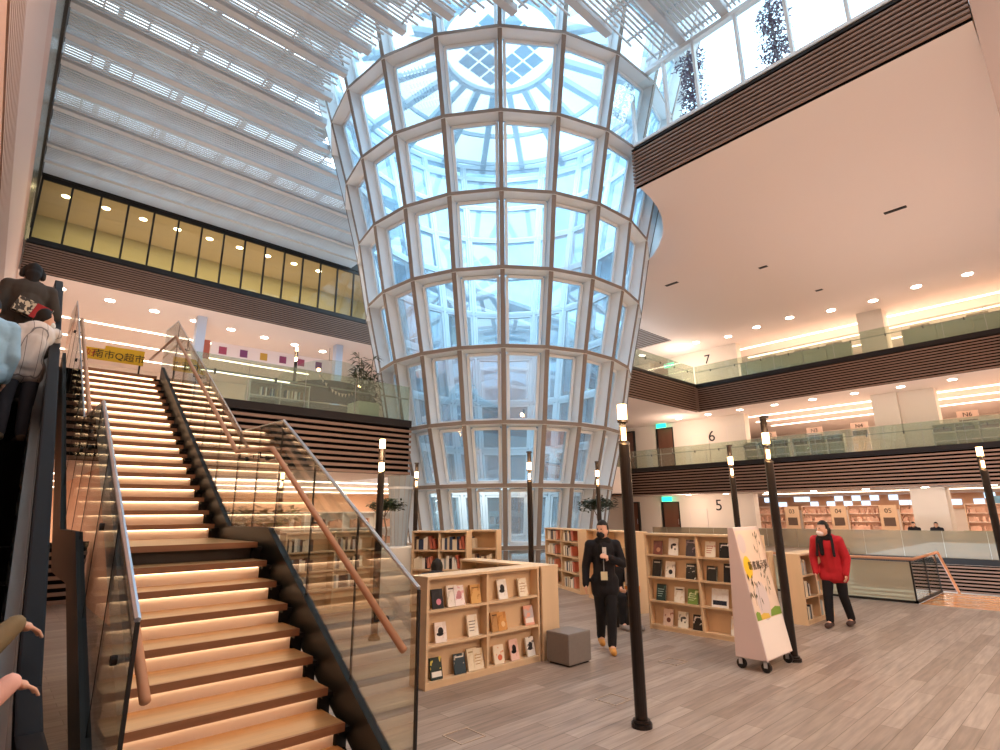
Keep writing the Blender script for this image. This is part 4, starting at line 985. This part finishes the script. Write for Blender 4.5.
def person(label, loc, rot, H, top, trou, shoe, pose=None, vox=.012, hairm='#17130f', mask=None, scarf=None, coat_len=.0, puff=1.0, long_hair=False, coat_mat=None, seated=False, collar=None):
    """local axes: +Y forward, +X the person's right, Z up; unit = person of 1.70 m"""
    s = H/1.7
    J = dict(hip=V(0, 0, .93), chest=V(0, .0, 1.22), neck=V(0, -.0, 1.42), head=V(0, .025, 1.575), shR=V(.185, 0, 1.385), shL=V(-.185, 0, 1.385), elR=V(.235, -.03, 1.10), elL=V(-.235, -.03, 1.10), wrR=V(.235, .06, .86), wrL=V(-.235, .06, .86),
             hiR=V(.09, 0, .90), hiL=V(-.09, 0, .90), knR=V(.10, .02, .49), knL=V(-.10, .02, .49), anR=V(.10, -.02, .09), anL=V(-.10, -.02, .09))
    yawh = 0
    if pose:
        for k_, v_ in pose.items():
            if k_ == 'yaw': yawh = v_
            elif k_ in J: J[k_] = V(*v_)
    for k_ in J: J[k_] = J[k_]*s
    hd = J['head']; Rh = Matrix.Rotation(yawh, 3, 'Z')
    def hp(x, y, z): return hd+Rh @ V(x, y, z)*s
    P = [('b', hd, (.082*s, .1*s, .122*s)), ('b', hp(0, .035, -.06), (.055*s, .055*s, .06*s)), ('b', hp(0, .098, -.015), (.013*s, .02*s, .022*s)), ('b', hp(.08, 0, -.01), (.012*s, .02*s, .03*s)), ('b', hp(-.08, 0, -.01), (.012*s, .02*s, .03*s)),
         ('b', hp(0, .088, -.068), (.022*s, .01*s, .009*s)),
         ('c', hp(0, -.015, -.06), J['neck']-V(0, 0, .04*s), .052*s, .06*s), ('c', J['shR'], J['shL'], .062*s, .062*s), ('b', (J['chest']+J['neck'])/2, (.165*s, .10*s, .17*s)), ('c', J['chest'], J['hip'], .125*s, .13*s), ('c', J['hiR'], J['hiL'], .1*s, .1*s)]
    hands = []
    for q in 'RL':
        P += [('c', J['sh'+q], J['el'+q], .05*s, .04*s), ('c', J['el'+q], J['wr'+q], .04*s, .027*s), ('c', J['hi'+q], J['kn'+q], .085*s, .055*s), ('c', J['kn'+q], J['an'+q], .055*s, .038*s), ('c', J['an'+q], J['an'+q]+V(0, .13, -.05)*s, .036*s, .032*s)]
        d = (J['wr'+q]-J['el'+q]).normalized(); side = V(1, 0, 0) if q == 'L' else V(-1, 0, 0)
        side = (side-d*side.dot(d)).normalized(); up = d.cross(side)
        if pose and 'hand'+q in pose: d = V(*pose['hand'+q]).normalized(); side = (side-d*side.dot(d)).normalized(); up = d.cross(side)
        if pose and 'palm'+q in pose: side = V(*pose['palm'+q]); side = (side-d*side.dot(d)).normalized(); up = d.cross(side)
        w = J['wr'+q]; fan = up
        P += [('c', w, w+d*.055*s, .024*s, .022*s), ('c', w+d*.055*s+fan*.022*s, w+d*.055*s-fan*.022*s, .017*s, .017*s)]
        for i, (off, ln) in enumerate(((.034, .064), (.0115, .076), (-.0115, .071), (-.034, .055))):
            a = w+d*.07*s+fan*off*s; m_ = a+d*ln*.55*s+side*.008*s; e = m_+(d*.75+side*.6).normalized()*ln*.5*s
            P += [('c', a, m_, .009*s, .0085*s), ('c', m_, e, .0085*s, .007*s)]
        a = w+d*.02*s+fan*.026*s; P += [('c', a, a+(d*.6+fan*.6+side*.3).normalized()*.05*s, .012*s, .0095*s)]
    root = blob('person', P, M_skin, None, vox)
    root.location = loc; root.rotation_euler[2] = rot
    tag(root, label, 'person')
    k = puff
    # hair
    hr = [('b', hp(0, -.012, .022), (.089*s, .105*s, .122*s))]
    if long_hair: hr += [('c', hp(0, -.06, -.02), hp(0, -.075, -.16), .075*s, .05*s)]
    else: hr += [('b', hp(0, -.045, -.03), (.076*s, .06*s, .07*s))]
    h = blob('hair', hr, mat('hair '+hairm, hairm, .6), root, .012, 1)
    # bare the face: open the cap in front of the hairline
    bm = bmesh.new(); bm.from_mesh(h.data); kill = []
    for v in bm.verts:
        l = Rh.inverted() @ (v.co-hd)/s
        if l.y > .028 and l.z < .062 and abs(l.x) < .2: kill.append(v)
    bmesh.ops.delete(bm, geom=kill, context='VERTS'); bm.to_mesh(h.data); bm.free()
    for x in (.03, -.03): obj('eye', MB().ball(hp(x, .09, .012), .0105*s, 8, 6), mat('eye dark', '#17110e', .3), root)
    if mask: blob('face_mask', [('b', hp(0, .055, -.062), (.062*s, .06*s, .055*s)), ('c', hp(.075, .0, -.03), hp(.05, .06, -.055), .008*s, .012*s), ('c', hp(-.075, .0, -.03), hp(-.05, .06, -.055), .008*s, .012*s)], mat('mask '+mask, mask, .7), root, .009, 1)
    # coat
    cl = coat_len*s
    C_ = [('c', J['shR']*1.0, J['shL'], .078*s*k, .078*s*k), ('b', (J['chest']+J['neck'])/2, (.19*s*k, .135*s*k, .19*s)), ('c', J['chest'], J['hip'], .155*s*k, .165*s*k), ('c', J['hiR'], J['hiL'], .128*s*k, .128*s*k), ('c', J['neck'], J['neck']-V(0, 0, .05*s), .075*s, .09*s)]
    for q in 'RL':
        C_ += [('c', J['sh'+q], J['el'+q], .074*s*k, .064*s*k), ('c', J['el'+q], J['wr'+q], .064*s*k, .046*s)]
        if coat_len: 
            kd = (J['kn'+q]-J['hi'+q]).normalized(); C_ += [('c', J['hi'+q], J['hi'+q]+kd*cl, .125*s*k, .12*s*k)]
    if coat_len: C_ += [('c', J['hip'], J['hip']+((J['knR']+J['knL'])/2-J['hip']).normalized()*cl, .14*s*k, .135*s*k)]
    coat = blob('jacket', C_, coat_mat or mat('cloth '+top, top, .8, noise=.12, scale=10), root, .014)
    T_ = [('c', J['hiR'], J['hiL'], .112*s, .112*s)]
    for q in 'RL': T_ += [('c', J['hi'+q], J['kn'+q], .1*s, .075*s), ('c', J['kn'+q], J['an'+q]+V(0, 0, .02*s), .075*s, .06*s)]
    blob('trousers', T_, mat('trousers '+trou, trou, .85), root, .013)
    for q in 'RL':
        a = J['an'+q]; blob('shoe', [('c', a+V(0, -.03, -.035)*s, a+V(0, .15, -.05)*s, .048*s, .042*s), ('c', a+V(0, 0, .02)*s, a+V(0, 0, -.03)*s, .05*s, .05*s), ('c', a+V(0, .05, -.045)*s, a+V(0, .13, -.055)*s, .046*s, .04*s)], mat('shoe '+shoe, shoe, .6), root, .012)
    if scarf: blob('scarf', [('c', J['neck']+V(.05, .03, .0)*s, J['neck']+V(-.05, .03, .0)*s, .075*s, .075*s), ('b', J['neck']+V(0, .0, -.0)*s, (.105*s, .105*s, .06*s)), ('c', J['neck']+V(.05, .10, -.05)*s, J['chest']+V(.05, .155*k, -.05)*s, .04*s, .035*s)], mat('scarf '+scarf, scarf, .9), root, .012)
    if collar: blob('collar', [('b', J['neck']+V(0, .01, -.03)*s, (.11*s, .11*s, .05*s))], mat('collar '+collar, collar, .8), root, .012)
    return root, J, s
FC = math.radians(135+2.6)      # facing the camera
man, J, s = person('man in a black coat and black face mask walking with tan boots', (6.47, 4.99, 0), math.radians(135), 1.67, '#16151a', '#17171a', '#c99046',
    dict(yaw=-.6, head=(0, .025, 1.59), elR=(.25, -.02, 1.10), wrR=(.27, .05, .86), elL=(-.26, .04, 1.13), wrL=(-.06, .20, 1.22), handL=(.8, .3, .3), knR=(.07, -.02, .49), anR=(.06, -.22, .13), knL=(-.06, .12, .50), anL=(-.04, .14, .09), hiR=(.08, 0, .9), hiL=(-.08, 0, .9)), mask='#1c1c1f', scarf='#121214', coat_len=.13, puff=.95)
obj('shirt_front', MB().box((-.022*s, .148*s, 1.22*s), (.03*s, .175*s, 1.36*s)), mat('white shirt', '#d8d2ca', .7), man)
obj('name_card', MB().box((-.02*s, .178*s, .93*s), (.07*s, .188*s, 1.04*s)), mat('cream card', '#d6cba6', .6), man)
obj('lanyard', MB().cyl((.02*s, .17*s, 1.3*s), (.025*s, .184*s, 1.04*s), .006, n=6), mat('lanyard grey', '#9aa0a4', .6), man)
wom, J, s = person('woman in a red jacket with white mask and dark rucksack leaning forward', (10.34, 3.36, 0), math.radians(88), 1.66, '#b3222c', '#151519', '#4a3530',
    dict(hip=(0, -.06, .92), chest=(0, .02, 1.2), neck=(0, .09, 1.40), head=(0, .155, 1.545), shR=(.18, .07, 1.36), shL=(-.18, .07, 1.36), elR=(.25, .05, 1.08), wrR=(.22, .12, .84), elL=(-.24, .0, 1.08), wrL=(-.22, .05, .84), knR=(.10, .06, .49), anR=(.10, .12, .09), knL=(-.09, -.06, .49), anL=(-.09, -.26, .10), hiR=(.09, -.05, .9), hiL=(-.09, -.05, .9), yaw=-.5), mask='#e9d6d4', scarf='#141216', coat_len=.12, puff=1.05, long_hair=True)
blob('rucksack', [('b', V(0, -.16, 1.18)*s, (.15*s, .10*s, .20*s)), ('c', V(.10, .04, 1.40)*s, V(.10, -.10, 1.36)*s, .035, .035), ('c', V(-.10, .04, 1.40)*s, V(-.10, -.10, 1.36)*s, .035, .035), ('c', V(-.11, .15, 1.40)*s, V(-.13, .185, 1.12)*s, .024, .022), ('c', V(.11, .15, 1.40)*s, V(.13, .185, 1.12)*s, .024, .022)], mat('rucksack black', '#1b1a1f', .8), wom)
SIT = dict(hip=(0, -.02, .52), chest=(0, .02, .82), neck=(0, .06, 1.0), head=(0, .10, 1.15), shR=(.185, .05, .965), shL=(-.185, .05, .965), elR=(.23, .12, .70), elL=(-.23, .12, .70), wrR=(.12, .33, .62), wrL=(-.12, .33, .62), hiR=(.09, 0, .49), hiL=(-.09, 0, .49), knR=(.11, .42, .50), knL=(-.11, .42, .50), anR=(.11, .40, .09), anL=(-.11, .48, .09))
pa, J, s = person('seated person in dark clothes with an orange collar behind the lone lamp post', (8.0, 5.98, 0), math.radians(158), 1.64, '#17171b', '#17171b', '#8f8a86', dict(SIT), collar='#e0702a', puff=1.05, long_hair=True)
stl = thing('stool', 'dark low stool under the seated person behind the lamp post', 'stool', (8.0, 5.98, 0))
obj('cushion', MB().box((-.2, -.2, .3), (.2, .2, .39)), M_black, stl, bevel=.015); obj('leg', MB().box((-.16, -.16, 0), (.16, .16, .3)), M_black, stl)
obj('paper_bag', MB().box((-.30, .16, .55), (-.12, .30, .92)), mat('white bag', '#e6dccb', .6), pa); obj('bag_stripe', MB().box((-.305, .155, .52), (-.115, .305, .62)), mat('bag orange', '#ea8a2e', .6), pa)
pb_, J, s = person('black haired reader seated behind the low front display case', (4.75, 6.55, 0), math.radians(-38), 1.64, '#26262c', '#1c1c22', '#2b2b2b', dict(SIT, head=(0, .15, 1.09), neck=(0, .08, .97)), puff=1.05, long_hair=True)
stl = thing('stool', 'grey low stool under the reader behind the front case', 'stool', (4.75, 6.55, 0))
obj('cushion', MB().box((-.2, -.2, .02), (.2, .2, .39)), M_vinyl, stl, bevel=.02); obj('glide_base', MB().box((-.17, -.17, 0), (.17, .17, .02)), M_black, stl)
# escalator riders
def stepz(y): return -.03+.626*(y-3.2)
def rider_y(i): return 2.3+i*.385+.2
def sz(i):
    y = 2.3+i*.385; return 0 if y < 3.3 else min(4.36, -.03+.626*(y-3.2))
ra_, J, s = person('rider in a long charcoal coat with a patterned bag on the escalator, seen from behind', (-.03, rider_y(15), sz(15)), math.radians(4), 1.74, '#3d3833', '#151416', '#2a2a2a', dict(elR=(.27, .02, 1.12), wrR=(.22, .20, .98)), coat_len=.18, puff=1.06, long_hair=True, hairm='#0f0c0b')
obj('bag', MB().obox(V(.04, -.25, 1.07)*s, V(.16, 0, -.055), V(0, .045, 0), V(.03, 0, .085)), cover_mat('bag print', '#c9bfa6', '#3a3632', 26, .5), ra_, bevel=.01)
obj('bag_flap', MB().obox(V(.11, -.30, 1.04)*s, V(.07, 0, -.024), V(0, .004, 0), V(.03, 0, .085)), mat('bag red', '#9c2a2c', .7), ra_)
blob('headphones', [('c', V(.09, .02, 1.6)*s, V(.09, .02, 1.55)*s, .035, .035), ('c', V(-.09, .02, 1.6)*s, V(-.09, .02, 1.55)*s, .035, .035), ('c', V(.085, 0, 1.64)*s, V(0, 0, 1.71)*s, .016, .016), ('c', V(-.085, 0, 1.64)*s, V(0, 0, 1.71)*s, .016, .016)], M_black, ra_)
plaid = plank_mat('pale plaid', '#cfc6be', '#c2b8b0', '#77706e', .12, .09, .8, 'X', .1)
rb_, J, s = person('masked rider in a pale plaid jacket leaning on the escalator handrail', (.05, rider_y(13), sz(13)), math.radians(14), 1.52, '#b5a49a', '#3a3a40', '#5a4c3c', dict(yaw=-1.5, head=(.13, .06, 1.53), neck=(.09, .03, 1.39), shR=(.25, .04, 1.37), shL=(-.09, .0, 1.33), chest=(.04, 0, 1.2), elR=(.30, .18, 1.22), wrR=(.24, .40, 1.12), elL=(-.20, -.06, 1.08), wrL=(-.22, .0, .86)), mask='#d8dcd8', coat_len=.1, puff=.98, coat_mat=plaid)
rc_, J, s = person('rider in a pale blue hooded top at the left edge of the escalator', (-.28, rider_y(12), sz(12)), math.radians(10), 1.62, '#8fb0c4', '#1b1c22', '#2a2a2a', dict(yaw=-.5), puff=1.18, long_hair=True, collar='#9dbccd')
def arm_rider(label, i, x, H, col, hy, hz, trou, pf):
    s = H/1.7; z0 = sz(i); y = hy-.02; wx, wy, wz = (.185-x)/s, 0, (hz+.05-z0)/s
    return person(label, (x, y, z0), 0, H, col, trou, '#2a2a2a', dict(wrR=(wx, wy, wz), elR=(.27, -.14, wz-.26), handR=(.9, .25, -.35), palmR=(0, 0, -1), shR=(.185, -.02, 1.385)), vox=.0045, puff=pf)
arm_rider('rider in an olive puffer jacket resting a hand on the escalator belt', 4, -.34, 1.62, '#7c6a4c', 3.60, 1.265, '#26262a', 1.7)
arm_rider('rider in a pink jacket, hand on the escalator belt below the olive sleeve', 3, -.33, 1.50, '#dba796', 3.22, 1.09, '#2e2b30', 1.35)
# readers far off behind the lowest glass
for lab, y, col in (('distant person in a dark top seated behind the far glass', 6.7, '#1d1c22'), ('distant dark haired person seated at the far right glass', 5.85, '#22222a')):
    p_, J, s = person(lab, (32.2, y, L5b+.25), math.radians(90), 1.66, col, '#1c1c22', '#2b2b2b', dict(SIT), vox=.02)
    c_ = thing('chair', 'chair of the '+lab, 'chair', (32.2, y, L5b))
    obj('seat', MB().box((-.22, -.22, .62), (.22, .22, .67)), M_steel, c_); obj('backrest', MB().box((.2, -.2, .67), (.23, .2, .95)), M_steel, c_)
    for a in (-.2, .2):
        for b_ in (-.2, .2): obj('leg', MB().box((a-.015, b_-.015, 0), (a+.015, b_+.015, .62)), M_steel, c_)
# ------------------------------------------------------------------ light
WARM = (1, .77, .6)
def area(name, loc, sx, sy, e, col=WARM, down=True, rot=None):
    l = bpy.data.lights.new(name, 'AREA'); l.shape = 'RECTANGLE'; l.size = sx; l.size_y = sy; l.energy = e; l.color = col
    o = bpy.data.objects.new(name, l); COL.objects.link(o); o.location = loc
    if rot: o.rotation_euler = rot
    o.visible_glossy = False
    return o
def point(name, loc, e, col=WARM, r=.4):
    l = bpy.data.lights.new(name, 'POINT'); l.energy = e; l.color = col; l.shadow_soft_size = r; l.specular_factor = 0
    o = bpy.data.objects.new(name, l); COL.objects.link(o); o.location = loc; o.visible_glossy = False; return o
w = bpy.data.worlds.new('sky'); SC.world = w; w.use_nodes = True
nt = w.node_tree; nt.nodes.clear()
bg = nt.nodes.new('ShaderNodeBackground'); ou = nt.nodes.new('ShaderNodeOutputWorld')
tc = nt.nodes.new('ShaderNodeTexCoord'); ns = nt.nodes.new('ShaderNodeTexNoise'); ns.inputs['Scale'].default_value = 2.2; ns.inputs['Detail'].default_value = 5
cr = nt.nodes.new('ShaderNodeValToRGB'); cr.color_ramp.elements[0].position = .35; cr.color_ramp.elements[0].color = lin('#b4dffa'); cr.color_ramp.elements[1].position = .62; cr.color_ramp.elements[1].color = lin('#e6f6ff')
nt.links.new(tc.outputs['Generated'], ns.inputs['Vector']); nt.links.new(ns.outputs['Fac'], cr.inputs[0]); nt.links.new(cr.outputs[0], bg.inputs[0]); bg.inputs[1].default_value = 2.8
nt.links.new(bg.outputs[0], ou.inputs[0])
# area lamps carrying the ceiling light, storey by storey, plus added fills
area('hall_fill', (5, 0, 16.1), 8, 6, 420, (.97, .97, 1))  # added area fills below the louvres, no lamp hangs there
area('hall_fill', (2.5, 12, 16.1), 4, 8, 140, (.97, .97, 1))
for z, e in ((12.1, 950), (7.6, 700)): area('storey_light', (37, 6, z), 5, 18, e)
area('storey_light', (39.5, 7, 2.78), 11, 18, 700)
area('funnel_fill', (CX, CY, 21.4), 11, 11, 1700, (.72, .89, 1))  # added area lamp that tops up the daylight inside the funnel
area('gallery_light', (6, 36, 11.8), 12, 8, 750)
area('gallery_light', (5, 20, 11.8), 8, 6, 300)
area('under_gallery_light', (10, 23, 2.88), 16, 13, 2000)
area('window_room_light', (8, 31, 16.3), 16, 3, 350, (1, .86, .62))
for p, e in (((7, -1, 4), 420), ((18, 1, 2), 280), ((26, 3, 3), 380), ((27, 9, 2), 300), ((5, 20, 1.3), 120), ((8, 25, 1.3), 170), ((13, 28, 1.5), 130), ((1.2, 5, 8.5), 200), ((4, 25, 7.5), 300), ((5.5, 12, 2.2), 110)):
    point('room_fill', p, e)  # warm point fills added in mid-air, without any fixture
point('lower_floor_fill', (20, 2, -2), 500)  # added point fill over the lower floor, no fixture
point('lift_wall_fill', (31.5, 18, 6.6), 120); point('lift_wall_fill', (31.5, 18, 2.2), 100); point('lift_wall_fill', (31.8, 17.5, 11), 120)  # added point fills before the lift wall, no fixtures
# colour management
vs = SC.view_settings; SC.display_settings.display_device = 'sRGB'; vs.view_transform = 'Standard'; vs.look = 'None'; vs.gamma = 1; vs.use_curve_mapping = False; vs.exposure = .5
cy = SC.cycles
cy.use_denoising = True; cy.max_bounces = 10; cy.transparent_max_bounces = 24; cy.diffuse_bounces = 4; cy.glossy_bounces = 4; cy.sample_clamp_indirect = 6; cy.caustics_reflective = False; cy.caustics_refractive = False
